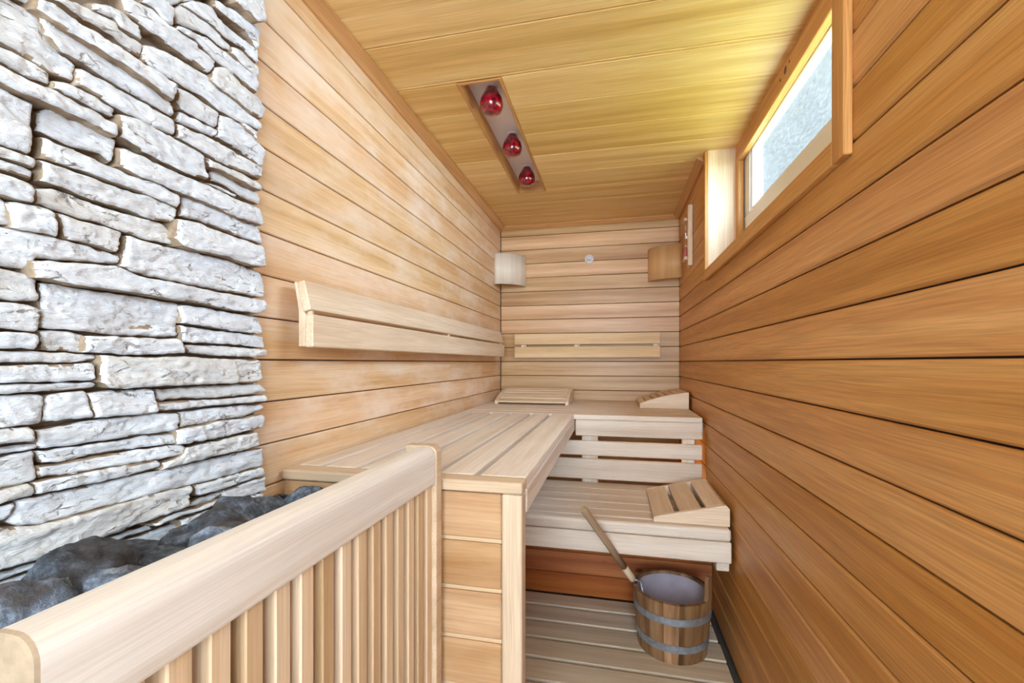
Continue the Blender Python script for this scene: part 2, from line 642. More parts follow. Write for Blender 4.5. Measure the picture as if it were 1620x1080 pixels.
wl = multi_box('wall_left', [((XL - 0.09, YF - 0.1, -0.08), (XL - BT, D + 0.1, Z(HC) + 0.09))], M['backing'])
tag(wl, 'sunlit worn cedar board wall on the left behind the long backrest', 'wall', kind='structure')
for a, b in rows(0.03 - H, HC):
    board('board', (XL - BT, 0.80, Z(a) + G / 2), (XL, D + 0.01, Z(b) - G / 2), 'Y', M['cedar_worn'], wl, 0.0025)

wbk = multi_box('wall_back', [((XL - 0.09, D + BT, -0.08), (XR + 0.3, D + 0.1, Z(HC) + 0.09))], M['backing'])
tag(wbk, 'cedar board back wall with thermometer and two corner lamps', 'wall', kind='structure')
for a, b in rows(0.03 - H, HC):
    board('board', (XL, D, Z(a) + G / 2), (XR, D + BT, Z(b) - G / 2), 'X', M['cedar_back'], wbk, 0.0025)

# right wall with the window bay
WY0, WY1 = 0.997, 2.25        # bay between near and far reveal
WB = 0.434                    # bottom of the bay over eye level
XO = 0.66                     # outer face of the wall
wr = multi_box('wall_right', [
    ((XR + BT, YF - 0.1, -0.08), (XO, D + 0.1, Z(WB) - 0.012)),
    ((XR + BT, YF - 0.1, Z(WB) - 0.012), (XO, WY0 - 0.012, Z(HC) + 0.09)),
    ((XR + BT, WY1 + 0.012, Z(WB) - 0.012), (XO, D + 0.1, Z(HC) + 0.09)),
], M['backing'])
tag(wr, 'honey coloured cedar board wall on the right under the window', 'wall', kind='structure')
for a, b in rows(0.03 - H, HC):
    if b < 0.43:
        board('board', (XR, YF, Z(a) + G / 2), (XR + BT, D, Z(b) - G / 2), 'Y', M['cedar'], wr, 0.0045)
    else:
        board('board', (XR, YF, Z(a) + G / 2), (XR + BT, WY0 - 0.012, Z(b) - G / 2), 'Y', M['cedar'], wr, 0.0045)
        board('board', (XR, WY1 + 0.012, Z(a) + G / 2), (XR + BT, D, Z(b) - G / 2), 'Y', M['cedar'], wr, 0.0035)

# unseen hall added behind the cabin, white to keep the fill light neutral
for nm, lab, lo, hi in (
        ('wall_added_hall_end', 'white end wall of the added hall behind the photographer', (XL - 0.09, YH - 0.1, -0.08), (XO, YH, 2.3)),
        ('wall_added_hall_left', 'white left wall of the added hall behind the photographer', (XL - 0.09, YH, 0.0), (XL, YF - 0.101, 2.25)),
        ('wall_added_hall_right', 'white right wall of the added hall behind the photographer', (XR, YH, 0.0), (XO, YF - 0.101, 2.25)),
        ('ceiling_added_hall', 'white ceiling of the added hall behind the photographer', (XL - 0.09, YH, Z(HC)), (XO, YF - 0.101, 2.3)),
        ('floor_added_hall', 'pale floor of the added hall behind the photographer', (XL - 0.09, YH, -0.08), (XO, YF - 0.101, 0.0))):
    o = multi_box(nm, [(lo, hi)], M['plaster'])
    tag(o, lab, 'wall' if nm.startswith('wall') else nm.split('_')[0], kind='structure')

# ceiling with the lamp recess
RX0, RX1, RY0, RY1 = -0.537, -0.393, 1.526, 2.565
RH = 0.062                    # recess depth
ce = multi_box('ceiling', [
    ((XL - 0.09, YF - 0.1, Z(HC) + BT), (XO, RY0 - 0.012, Z(HC) + 0.09)),
    ((XL - 0.09, RY1 + 0.012, Z(HC) + BT), (XO, D + 0.1, Z(HC) + 0.09)),
    ((XL - 0.09, RY0 - 0.012, Z(HC) + BT), (RX0 - 0.012, RY1 + 0.012, Z(HC) + 0.09)),
    ((RX1 + 0.012, RY0 - 0.012, Z(HC) + BT), (XO, RY1 + 0.012, Z(HC) + 0.09)),
    ((RX0 - 0.012, RY0 - 0.012, Z(HC) + RH + 0.004), (RX1 + 0.012, RY1 + 0.012, Z(HC) + 0.12)),
], M['backing'])
tag(ce, 'wide cedar board ceiling glowing yellow beside the window', 'ceiling', kind='structure')
y = 1.287 - 0.211 * 12
while y < D:
    y0, y1 = max(y, YF) + G / 2, min(y + 0.211, D) - G / 2
    inbay = y1 > WY0 and y0 < WY1
    spans = []
    cuts = sorted(set([y0, y1] + [c for c in (RY0, RY1, WY0, WY1) if y0 < c < y1]))
    if y1 <= RY0 or y0 >= RY1:
        spans.append((XL, XR, y0, y1))
    else:
        a0, a1 = max(y0, RY0 - 0.012), min(y1, RY1 + 0.012)
        spans.append((XL, RX0 - 0.010, a0, a1))
        spans.append((RX1 + 0.010, XR, a0, a1))
        if y0 < RY0 - 0.013:
            spans.append((XL, XR, y0, RY0 - 0.012 - G))
        if y1 > RY1 + 0.013:
            spans.append((XL, XR, RY1 + 0.012 + G, y1))
    for (x0, x1, c0, c1) in spans:
        if x1 == XR and c1 > WY0 and c0 < WY1:
            x1 = 0.556
        board('board', (x0, c0, Z(HC)), (x1, c1, Z(HC) + BT), 'X', M['cedar_ceiling'], ce, 0.0025, wide='Y')
    y += 0.211


# crown strips
def crown(name, label, prof, a, b):
    o = prism(name, prof, a, b, M['trim'], None, 0.0015)
    tag(o, label, 'trim', kind='structure')


zc = Z(HC) - 0.0005
crown('trim_1', 'cedar crown strip along the left wall and ceiling',
      [(XL, YF, zc), (XL, YF, Z(0.9626)), (XL + 0.010, YF, Z(0.9626)), (XL + 0.040, YF, zc - 0.008), (XL + 0.040, YF, zc)],
      (0, YF, 0), (0, D, 0))
crown('trim_2', 'cedar crown strip along the back wall and ceiling',
      [(XL, D, zc), (XL, D, Z(0.9626)), (XL, D - 0.010, Z(0.9626)), (XL, D - 0.034, zc - 0.008), (XL, D - 0.034, zc)],
      (XL, 0, 0), (XR, 0, 0))
crown('trim_3', 'short cedar crown strip beyond the window on the right wall',
      [(XR, WY1 + 0.06, zc), (XR, WY1 + 0.06, Z(0.9626)), (XR - 0.010, WY1 + 0.06, Z(0.9626)), (XR - 0.040, WY1 + 0.06, zc - 0.008), (XR - 0.040, WY1 + 0.06, zc)],
      (0, WY1 + 0.06, 0), (0, D, 0))
ct4 = board('trim_4', (XL, D - 0.006, 0.03), (XL + 0.005, D, Z(0.96)), 'Z', M['backing'], None, 0.001)
tag(ct4, 'dark joint strip in the back left corner of the cabin', 'trim', kind='structure')

# ------------------------------------------------------------------ window
CF = 0.016
win = thing('window_1', (XR, 1.62, Z(WB)), 'wide low window with patterned glass high in the right wall', 'window')
win['kind'] = 'structure'
TW = M['trim']
board('casing', (XR - CF, 0.949, Z(0.386)), (XR, WY0, Z(HC)), 'Z', M['cedar'], win, 0.002)
board('casing', (XR - CF, WY0, Z(0.386)), (XR, WY1, Z(WB)), 'Y', M['cedar'], win, 0.002)
board('casing', (XR - CF, WY1, Z(0.386)), (XR, WY1 + 0.03, Z(HC)), 'Z', M['cedar'], win, 0.002)
board('reveal_board', (XR - 0.002, WY1, Z(WB)), (0.575, WY1 + 0.012, Z(HC)), 'Z', M['backrest'], win, 0.001)
board('reveal_board', (XR - 0.002, WY0 - 0.012, Z(WB)), (0.575, WY0, Z(HC)), 'Z', M['trim'], win, 0.001)
board('sill_board', (XR - 0.002, WY0, Z(WB) - 0.012), (0.575, WY1, Z(WB)), 'Y', M['trim'], win, 0.001)
top = board('sash_rail', (0.548, WY0, Z(0.912)), (0.572, WY1, Z(HC)), 'Y', M['cedar'], win, 0.002)
board('sash_stile', (0.548, WY1 - 0.045, Z(WB)), (0.572, WY1, Z(0.912)), 'Z', M['cedar'], win, 0.002)
board('sash_stile', (0.548, WY0, Z(WB)), (0.572, WY0 + 0.045, Z(0.912)), 'Z', M['cedar'], win, 0.002)
board('sash_rail', (0.548, WY0 + 0.045, Z(WB)), (0.572, WY1 - 0.045, Z(WB) + 0.06), 'Y', M['cedar'], win, 0.002)
for dy, dz, r in ((0, 0, 0.013), (0.045, -0.006, 0.006), (-0.035, 0.006, 0.005)):
    lathe('wood_knot', [(0, 0.0012), (r * 0.6, 0.001), (r, 0.0)], (0.548, 1.634 + dy, Z(0.957) + dz), M['knot'], win, 14, (-1, 0, 0))
PX0, PX1 = 0.576, 0.63
board('frame_rail', (PX0, 0.90, Z(0.94)), (PX1, 2.27, Z(1.01)), 'Y', M['white'], win, 0.004)
board('frame_rail', (PX0, 0.90, Z(WB)), (PX1, 2.27, Z(0.655)), 'Y', M['white'], win, 0.004)
board('frame_stile', (PX0, 2.135, Z(0.655)), (PX1, 2.27, Z(0.94)), 'Z', M['white'], win, 0.004)
board('frame_stile', (PX0, 0.90, Z(0.655)), (PX1, 1.02, Z(0.94)), 'Z', M['white'], win, 0.004)
board('glazing_bead', (PX0 + 0.006, 2.115, Z(0.655)), (PX0 + 0.024, 2.135, Z(0.94)), 'Z', M['white'], win, 0.003)
board('glazing_bead', (PX0 + 0.006, 1.02, Z(0.918)), (PX0 + 0.024, 2.115, Z(0.94)), 'Y', M['white'], win, 0.003)
board('glazing_bead', (PX0 + 0.006, 1.02, Z(0.655)), (PX0 + 0.024, 2.115, Z(0.672)), 'Y', M['white'], win, 0.003)
board('pane', (PX0 + 0.026, 1.01, Z(0.65)), (PX0 + 0.030, 2.14, Z(0.945)), 'Y', M['pane'], win, 0.0)

# unseen door added beside the photographer, behind the side fill
dr = thing('added_door', (XR, -0.62, 0.03), 'added door with a white leaf on the right wall beside the photographer', 'door')
dr['kind'] = 'structure'
for ya in (-1.06, -0.24):
    board('frame_post', (XR - 0.012, ya, 0.03), (XR + 0.001, ya + 0.06, 2.12), 'Z', M['cedar'], dr, 0.002)
board('frame_head', (XR - 0.012, -1.0, 2.06), (XR + 0.001, -0.24, 2.12), 'Y', M['cedar'], dr, 0.002)
board('leaf', (XR - 0.009, -1.0, 0.04), (XR - 0.001, -0.24, 2.06), 'Z', M['white'], dr, 0.001)

# outdoors
lawn = multi_box('lawn', [((XO, -14, -0.35), (26, 18, -0.25))], M['lawn'])
nb = multi_box('added_house', [((0.95, 6.0, -0.25), (6.5, 12.0, 7.6))], M['slate'])  # block added to cut the bright sky seen through the pane
tag(nb, 'made-up dark house added to darken the view through the patterned window glass', 'house', kind='structure')
tag(lawn, 'sunny lawn outside the window', 'lawn', kind='structure')


# ================================================================== STONE WALL
def poly(pts, x):
    """y on a polyline at x"""
    if x <= pts[0][0]:
        return pts[0][1]
    for (x0, y0), (x1, y1) in zip(pts, pts[1:]):
        if x <= x1:
            return y0 + (y1 - y0) * (x - x0) / max(1e-6, x1 - x0)
    return pts[-1][1]


STONES = [
    ([(62, -4), (87, 0), (130, 31), (167, 54), (187, 66), (220, 90), (265, 120), (283, 136)], [(58, 12), (89, 34), (115, 49), (157, 77), (196, 101), (240, 132), (281, 158)]),
    ([(-10, -40), (40, -10), (58, 2)], [(-10, -20), (30, 0), (55, 13)]),
    ([(-5, -18), (30, 4), (58, 17), (70, 50), (95, 82), (121, 104)], [(-5, 63), (18, 74), (48, 90), (81, 114), (121, 130)]),
    ([(62, 18), (89, 37), (115, 52), (157, 80), (196, 105), (240, 136), (278, 163)], [(72, 54), (97, 82), (130, 98), (166, 121), (200, 142), (240, 164), (277, 185)]),
    ([(127, 106), (165, 124), (200, 145), (240, 167), (276, 188)], [(127, 134), (150, 145), (186, 168), (224, 190), (250, 203), (276, 213)]),
    ([(-5, 69), (30, 84), (60, 100), (80, 115)], [(-5, 90), (12, 100), (50, 122), (83, 134)]),
    ([(90, 127), (120, 134), (150, 150), (186, 170)], [(90, 139), (120, 156), (150, 172), (182, 186)]),
    ([(-5, 92), (12, 101), (50, 123), (90, 141), (120, 158), (150, 174), (192, 195)], [(-5, 126), (40, 147), (56, 152), (100, 172), (148, 192), (190, 216)]),
    ([(195, 180), (225, 188), (255, 206), (277, 217), (300, 228), (326, 244)], [(196, 216), (208, 224), (233, 240), (265, 258), (296, 273), (334, 284)]),
    ([(95, -6), (130, 4), (150, 18), (183, 32), (190, 46), (205, 57), (227, 70)], [(92, -2), (130, 25), (160, 42), (188, 60), (210, 80), (230, 93)]),
    ([(150, 2), (170, 6), (195, 16), (205, 22), (226, 40)], [(153, 16), (185, 28), (193, 42), (210, 52), (227, 63)]),
    ([(195, -8), (225, 2), (243, 12), (258, 28), (278, 44), (310, 66), (345, 98)], [(203, 20), (227, 37), (245, 50), (262, 62), (275, 72), (300, 90), (335, 116)]),
    ([(230, 69), (245, 72), (268, 82), (285, 90), (310, 106), (335, 122), (345, 140), (365, 152), (392, 173), (413, 192)], [(231, 96), (260, 118), (295, 138), (320, 152), (348, 175), (375, 190), (398, 199), (413, 206)]),
    ([(345, 104), (360, 106), (372, 117), (390, 134), (411, 152), (420, 172)], [(336, 126), (348, 138), (363, 148), (385, 165), (405, 180), (420, 188)]),
    ([(281, 40), (300, 47), (328, 57), (350, 75), (375, 95), (408, 123), (414, 132)], [(280, 45), (310, 65), (345, 96), (374, 118), (411, 148)]),
    ([(277, 14), (290, 7), (328, 34), (350, 55), (368, 72)], [(282, 36), (305, 45), (328, 55), (350, 73), (368, 83)]),
    ([(371, 72), (385, 80), (400, 95), (411, 107)], [(371, 83), (385, 100), (405, 119), (412, 124)]),
    ([(292, 4), (310, -2), (340, 8), (345, 25), (375, 50), (410, 78)], [(292, 6), (328, 32), (363, 61), (385, 74), (410, 100)]),
    ([(340, -5), (365, 10), (390, 31), (413, 52)], [(343, 9), (360, 24), (390, 49), (411, 77)]),
    ([(362, -8), (380, 4), (400, 28), (414, 50)], [(362, 6), (380, 21), (400, 39), (414, 58)]),
    ([(374, -30), (400, -26), (421, -22)], [(378, 2), (395, 18), (408, 34), (421, 34)]),
    ([(230, -12), (262, -2), (277, 14)], [(232, 2), (250, 14), (262, 30), (278, 42)]),
    ([(262, -14), (290, -12)], [(270, 10), (290, 4)]),
    ([(292, -20), (340, -16)], [(292, 2), (338, -4)]),
    ([(342, -30), (372, -28)], [(342, -7), (372, -3)]),
    ([(284, 138), (300, 146), (325, 163), (347, 178)], [(284, 160), (290, 172), (315, 186), (345, 203)]),
    ([(287, 176), (315, 190), (346, 207)], [(282, 190), (300, 199), (325, 210), (342, 217)]),
    ([(283, 195), (300, 203), (340, 219), (380, 241), (420, 265)], [(285, 217), (320, 238), (360, 260), (390, 273), (418, 284)]),
    ([(349, 180), (370, 188), (392, 203), (405, 217), (421, 240)], [(345, 216), (360, 225), (385, 239), (412, 261), (420, 262)]),
    ([(385, 190), (400, 199), (411, 207)], [(393, 202), (405, 213), (411, 222)]),
    ([(330, 246), (360, 262), (390, 275), (416, 290)], [(335, 263), (360, 272), (390, 289), (418, 302)]),
    ([(336, 268), (350, 271), (385, 292), (415, 306)], [(337, 285), (355, 292), (380, 309), (412, 323)]),
    ([(334, 288), (350, 294), (375, 308)], [(334, 291), (355, 302), (374, 313)]),
    ([(196, 232), (233, 247), (265, 265), (300, 280), (333, 292), (375, 314), (412, 328), (419, 350)], [(196, 262), (225, 280), (262, 292), (290, 305), (335, 323), (380, 344), (420, 356)]),
    ([(63, 176), (80, 171), (105, 180), (150, 200), (184, 220), (187, 226)], [(62, 205), (75, 213), (105, 228), (130, 236), (160, 243), (176, 258)]),
    ([(73, 216), (105, 231), (130, 240), (170, 258), (205, 272), (245, 286), (262, 295), (288, 310)], [(72, 248), (100, 258), (150, 275), (195, 294), (230, 305), (260, 318), (284, 328)]),
    ([(-5, 136), (25, 150), (50, 163), (53, 172)], [(-5, 224), (20, 233), (53, 243)]),
    ([(-5, 229), (25, 237), (58, 250)], [(-5, 243), (20, 252), (58, 264)]),
    ([(-5, 248), (20, 256), (58, 268)], [(-5, 265), (25, 274), (57, 285)]),
    ([(-5, 271), (25, 280), (48, 290), (55, 300)], [(-5, 304), (25, 313), (56, 321)]),
    ([(68, 252), (100, 263), (150, 281), (200, 300), (240, 310), (284, 331)], [(68, 285), (80, 290), (120, 303), (150, 315), (200, 330), (240, 345), (280, 352)]),
    ([(62, 297), (85, 298), (120, 310), (160, 325), (220, 342), (265, 355), (273, 365)], [(62, 322), (90, 333), (130, 345), (170, 355), (200, 366), (235, 379), (278, 387)]),
    ([(-5, 308), (12, 315)], [(-5, 355), (22, 358)]),
    ([(16, 318), (40, 320), (65, 324), (88, 333)], [(24, 360), (60, 367), (98, 374)]),
    ([(97, 335), (130, 347), (170, 358), (200, 367)], [(107, 376), (140, 384), (188, 399)]),
    ([(-5, 357), (30, 362), (80, 374), (107, 380), (150, 390), (195, 405)], [(-5, 417), (20, 422), (45, 426), (56, 408), (100, 412), (150, 414), (192, 418)]),
    ([(57, 411), (100, 414), (150, 417), (192, 421), (225, 437), (265, 444), (300, 451), (330, 458), (380, 467), (422, 475)], [(60, 438), (100, 446), (160, 456), (220, 463), (285, 475), (330, 480), (370, 490), (415, 496), (426, 490)]),
    ([(203, 372), (225, 380), (255, 388), (290, 394), (320, 401), (360, 411), (405, 426), (420, 431)], [(193, 419), (210, 430), (250, 439), (295, 448), (330, 455), (380, 464), (420, 471)]),
    ([(288, 345), (320, 352), (360, 367), (390, 377), (420, 389)], [(280, 375), (290, 388), (310, 395), (360, 405), (400, 419), (424, 422)]),
    ([(290, 310), (320, 321), (360, 336), (412, 358)], [(286, 342), (320, 349), (375, 371), (417, 386)]),
    ([(-5, 422), (20, 426), (46, 431), (62, 440)], [(-5, 472), (20, 475), (45, 477), (66, 475)]),
    ([(-5, 478), (25, 479), (55, 484), (65, 487)], [(-5, 520), (25, 521), (60, 525), (66, 520)]),
    ([(-5, 524), (30, 525), (65, 527)], [(-5, 550), (40, 551), (65, 552)]),
    ([(65, 447), (100, 451), (160, 461), (220, 469), (260, 476), (285, 480)], [(67, 518), (140, 525), (170, 529), (220, 531), (285, 533)]),
    ([(68, 522), (100, 523), (138, 528), (142, 540)], [(72, 553), (100, 556), (138, 557)]),
    ([(141, 530), (180, 532), (220, 534), (286, 536), (292, 545)], [(138, 557), (170, 559), (200, 561), (250, 561), (296, 558)]),
    ([(288, 482), (330, 486), (370, 495), (412, 502)], [(290, 511), (330, 516), (370, 523), (416, 528)]),
    ([(289, 515), (330, 520), (380, 527), (418, 532)], [(293, 541), (330, 543), (380, 545), (420, 551)]),
    ([(296, 545), (330, 546), (380, 549), (423, 553)], [(300, 558), (340, 562), (400, 565), (423, 563)]),
    ([(-5, 555), (40, 555), (100, 558), (158, 560)], [(-5, 574), (30, 573), (80, 573), (118, 573), (155, 570)]),
    ([(-5, 578), (30, 577), (60, 576), (120, 575), (156, 574)], [(-5, 606), (60, 605), (110, 603), (154, 602)]),
    ([(-5, 608), (60, 607), (120, 605), (160, 605)], [(-5, 625), (50, 620), (100, 619), (155, 614)]),
    ([(165, 562), (200, 564), (250, 565), (290, 563), (340, 567), (415, 569)], [(163, 605), (175, 614), (200, 615), (250, 611), (300, 609), (350, 607), (412, 605), (420, 600)]),
    ([(-5, 628), (30, 624), (72, 623)], [(-5, 676), (30, 674), (70, 668)]),
    ([(74, 628), (100, 620), (140, 618)], [(72, 668), (100, 665), (150, 660)]),
    ([(143, 622), (175, 618), (200, 617), (248, 615)], [(152, 661), (190, 658), (220, 656), (251, 652)]),
    ([(250, 616), (300, 612), (350, 609), (412, 607), (420, 615)], [(253, 635), (300, 630), (345, 629), (380, 626), (420, 621)]),
    ([(253, 637), (300, 633), (350, 632), (400, 627), (421, 624)], [(252, 651), (290, 647), (320, 644), (360, 640), (421, 635)]),
    ([(288, 652), (320, 647), (370, 642), (421, 638)], [(286, 676), (320, 671), (350, 664), (385, 660), (418, 649)]),
    ([(284, 680), (320, 673), (350, 666), (390, 662), (421, 655)], [(284, 703), (300, 701), (340, 695), (390, 684), (421, 678)]),
    ([(62, 680), (110, 672), (150, 664), (200, 659), (250, 654), (287, 653)], [(62, 709), (100, 706), (150, 700), (200, 692), (250, 685), (281, 681)]),
    ([(-5, 680), (30, 677), (58, 675)], [(-5, 702), (30, 700), (60, 697)]),
    ([(-5, 706), (30, 703), (61, 700)], [(-5, 720), (30, 715), (60, 709)]),
    ([(-5, 726), (30, 718), (54, 713), (58, 725)], [(-5, 776), (30, 768), (60, 760)]),
    ([(58, 714), (100, 709), (150, 702), (190, 697), (240, 687), (280, 684)], [(72, 733), (100, 730), (150, 720), (200, 712), (240, 706), (285, 699)]),
    ([(62, 738), (100, 732), (180, 718), (230, 710), (285, 702), (294, 706)], [(64, 757), (100, 753), (150, 744), (200, 735), (250, 727), (290, 718)]),
    ([(60, 763), (100, 755), (150, 746), (200, 737), (250, 728), (260, 730)], [(62, 782), (100, 775), (140, 767), (180, 758), (230, 748), (259, 740)]),
    ([(262, 732), (290, 721), (298, 708), (340, 699), (380, 689), (410, 684)], [(258, 743), (290, 735), (340, 723), (380, 714), (413, 706)]),
    ([(-5, 779), (30, 769), (52, 765), (59, 772)], [(-5, 799), (25, 791), (60, 783)]),
    ([(28, 792), (60, 786), (120, 774), (180, 760), (240, 746), (290, 737), (350, 723), (418, 709)], [(15, 825), (30, 832), (70, 829), (110, 817), (160, 803), (215, 790), (260, 777), (310, 766), (360, 753), (418, 737)]),
    ([(-5, 802), (27, 795)], [(-5, 824), (14, 820)]),
    ([(-5, 829), (20, 835), (70, 832), (110, 820), (160, 806), (215, 792), (260, 779), (310, 768)], [(-5, 903), (30, 895), (80, 881), (110, 870), (150, 857), (190, 842), (230, 828), (260, 816), (300, 803)]),
    ([(312, 768), (350, 758), (385, 748), (417, 739), (420, 748)], [(315, 785), (350, 776), (390, 762), (420, 752)]),
    ([(355, 777), (385, 766), (422, 754)], [(357, 796), (385, 788), (422, 776)]),
    ([(303, 797), (320, 787), (353, 778)], [(303, 803), (330, 795), (352, 786)]),
    ([(245, 828), (280, 813), (320, 802), (354, 789)], [(248, 833), (290, 818), (330, 805), (354, 796)]),
    ([(-5, 908), (40, 895), (90, 881), (160, 859), (200, 843), (242, 829)], [(-5, 920), (40, 906), (80, 893), (170, 862), (200, 852), (245, 836)]),
    ([(-5, 924), (60, 903), (150, 873), (220, 849), (285, 825)], [(-5, 955), (60, 940), (150, 905), (220, 880), (285, 850)]),
    ([(290, 823), (330, 808), (356, 799), (400, 785), (420, 779)], [(290, 850), (340, 835), (420, 800)]),
    ([(-5, 960), (60, 944), (150, 909), (220, 884), (285, 854)], [(-5, 1010), (60, 988), (150, 945), (220, 912), (285, 880)]),
    ([(290, 854), (340, 839), (420, 804)], [(290, 878), (340, 858), (420, 825)]),
]
# thick ledges that stand proud in the photograph
PROUD = {0: .010, 7: .012, 8: .008, 33: .010, 46: .014, 48: .010, 62: .008, 35: .006, 20: .016, 82: .006, 80: .005, 22: -.012, 1: -.008,
         42: -.006, 31: -.004, 57: .004, 63: -.002, 87: -.006, 5: -.006, 6: -.008}
XS = -0.800                   # mortar face
sw = multi_box('wall_left_stone', [((XL, YF, 0.0), (XS, 0.868, Z(HC)))], M['mortar'])
tag(sw, 'rough whitewashed ledge stone wall behind the stove', 'wall', kind='structure')


def make_stone(top, bot, xf, seed):
    """top, bot: outlines in wall coordinates (y, z); xf: face position"""
    rs = random.Random(seed)
    y0 = max(min(top[0][0], bot[0][0]), -0.35)
    L = max(top[-1][0], bot[-1][0]) - y0
    hgt = max(0.008, sum(poly(top, y0 + L * q) - poly(bot, y0 + L * q) for q in (.25, .5, .75)) / 3)
    nx = max(8, min(90, int(L / 0.003)))
    nz = max(5, min(26, int(hgt / 0.0028)))
    ta, tb, ba, bb = top[0][0], top[-1][0], bot[0][0], bot[-1][0]
    bm = bmesh.new()
    tilt = rs.uniform(-0.14, 0.08)
    swing = rs.uniform(-0.03, 0.03)
    oz, oy = rs.uniform(0, 50), rs.uniform(0, 50)
    grid, dep = [], []
    cy = y0 + L / 2
    for i in range(nx + 1):
        s = i / nx
        col, dc = [], []
        yt, yb = ta + (tb - ta) * s, ba + (bb - ba) * s
        zt, zb = poly(top, yt), poly(bot, yb)
        rag = 0.0018
        zt += rag * noise.noise((yt * 70, seed * 1.7, 0.3)) - 0.0002
        zb += rag * noise.noise((yb * 70, seed * 2.3, 5.3)) + 0.0002
        if zb > zt - 0.004:
            zb = zt - 0.004
        for j in range(nz + 1):
            t = j / nz
            yy, zz_ = yt + (yb - yt) * t, zt + (zb - zt) * t
            q = Vector((yy * 9 + oy, zz_ * 34 + oz, seed * 0.37))
            d = 0.0024 * noise.fractal(q, 0.9, 2.1, 4) + 0.0016 * noise.fractal(Vector((yy * 45 + oy, zz_ * 120 + oz, seed * 0.7)), 0.8, 2.1, 3)
            # splits along the strata
            r = abs(noise.noise((yy * 7 + oy, zz_ * 60 + oz * 2, seed * 0.9)))
            if r < 0.055:
                d -= 0.0035 * (1 - r / 0.055)
            # stepped breaks
            d += 0.0026 * math.floor(2.4 * noise.noise((yy * 11 + oz, zz_ * 42 + oy, seed * 1.3)) + 0.5)
            d += tilt * (zz_ - (zt + zb) / 2) + swing * (yy - cy)
            es = min(s, 1 - s) * L
            et = min(t, 1 - t) * (zt - zb)
            drop = 0.0
            for e, w in ((es, 0.0045), (et, 0.0042)):
                if e < w:
                    drop += 0.0055 * (1 - e / w) ** 2
            d -= drop
            col.append(bm.verts.new((0, 0, 0)))
            col[-1].co = Vector((xf + d, yy, zz_))
            dc.append(d - tilt * (zz_ - (zt + zb) / 2))
        grid.append(col)
        dep.append(dc)
    for i in range(nx):
        for j in range(nz):
            f = bm.faces.new((grid[i][j], grid[i][j + 1], grid[i + 1][j + 1], grid[i + 1][j]))
            f.smooth = True
            m = (dep[i][j] + dep[i + 1][j] + dep[i][j + 1] + dep[i + 1][j + 1]) / 4
            if m < -0.0066:
                f.material_index = 1
    ring = [grid[i][0] for i in range(nx + 1)] + [grid[nx][j] for j in range(1, nz + 1)] + \
           [grid[i][nz] for i in range(nx - 1, -1, -1)] + [grid[0][j] for j in range(nz - 1, 0, -1)]
    back = [bm.verts.new((XS - 0.003, v.co.y, v.co.z)) for v in ring]
    n = len(ring)
    for k in range(n):
        j = (k + 1) % n
        f = bm.faces.new((ring[k], ring[j], back[j], back[k]))
        f.material_index = 1
    bmesh.ops.recalc_face_normals(bm, faces=bm.faces)
    c = Vector((xf, cy, poly(top, cy) * .5 + poly(bot, cy) * .5))
    for v in bm.verts:
        v.co -= c
    me = bpy.data.meshes.new('stone')
    bm.to_mesh(me)
    bm.free()
    me.materials.append(M['stone'])
    me.materials.append(M['stone_side'])
    o = link('stone', me, sw)
    o.location = c
    return o


for i, (tp, bt) in enumerate(STONES):
    rs = random.Random(i * 31 + 5)
    xf = -0.768 + rs.uniform(-0.009, 0.008) + PROUD.get(i, 0.0)
    def wide_(pts):
        # stones cut by the picture's edge run on a little, level, along the wall
        return [(-27.0, HOR + (v - HOR) * 998.0 / (971.0 - u)) if u <= -5 else (u, v) for u, v in pts]
    T = [on_x(u, v, xf) for u, v in wide_(tp)]
    B = [on_x(u, v, xf) for u, v in wide_(bt)]
    make_stone([(p.y, p.z) for p in T], [(p.y, p.z) for p in B], xf, i + 1)

# further courses of the same wall outside the picture
rs = random.Random(11)
zrow = 0.30
k = 200
while zrow < Z(HC) - 0.03:
    hh = rs.uniform(0.035, 0.065)
    z1 = min(zrow + hh, Z(HC) - 0.004)
    def lim(z):
        h = z - H
        return 0.398 if h < 0.46 else min(0.866, 0.411 + (h - 0.476) * 1.24)
    lt, lb_ = lim(z1), lim(zrow)
    y = -0.30
    while y < lb_ - 0.02:
        ye = y + rs.uniform(0.12, 0.26)
        last = lb_ - ye < 0.06
        et, eb = (lt, lb_) if last else (ye, ye)
        make_stone([(y, z1 - 0.002), (et - 0.003, z1 - 0.002)], [(y, zrow + 0.001), (eb - 0.003, zrow + 0.001)], -0.768 + rs.uniform(-.008, .006), k)
        k += 1
        if last:
            break
        y = ye
    zrow = z1

# ================================================================== STOVE, ROCKS, GUARD
st = thing('sauna_stove', (-0.61, 0.56, 0.0), 'black steel stove carrying dark rocks behind the wooden guard', 'stove')
board('body', (-0.735, 0.25, 0.14), (-0.465, 0.87, 0.74), 'Z', M['stove'], st, 0.006)
board('rim', (-0.740, 0.245, 0.74), (-0.728, 0.875, 0.84), 'Y', M['stove'], st, 0.002)
board('rim', (-0.472, 0.245, 0.74), (-0.460, 0.875, 0.84), 'Y', M['stove'], st, 0.002)
board('rim', (-0.728, 0.245, 0.74), (-0.472, 0.257, 0.84), 'X', M['stove'], st, 0.002)
board('rim', (-0.728, 0.863, 0.74), (-0.472, 0.875, 0.84), 'X', M['stove'], st, 0.002)
for x in (-0.73, -0.50):
    for yy in (0.27, 0.82):
        board('leg', (x, yy, 0.0), (x + 0.03, yy + 0.03, 0.14), 'Z', M['stove'], st, 0.002)


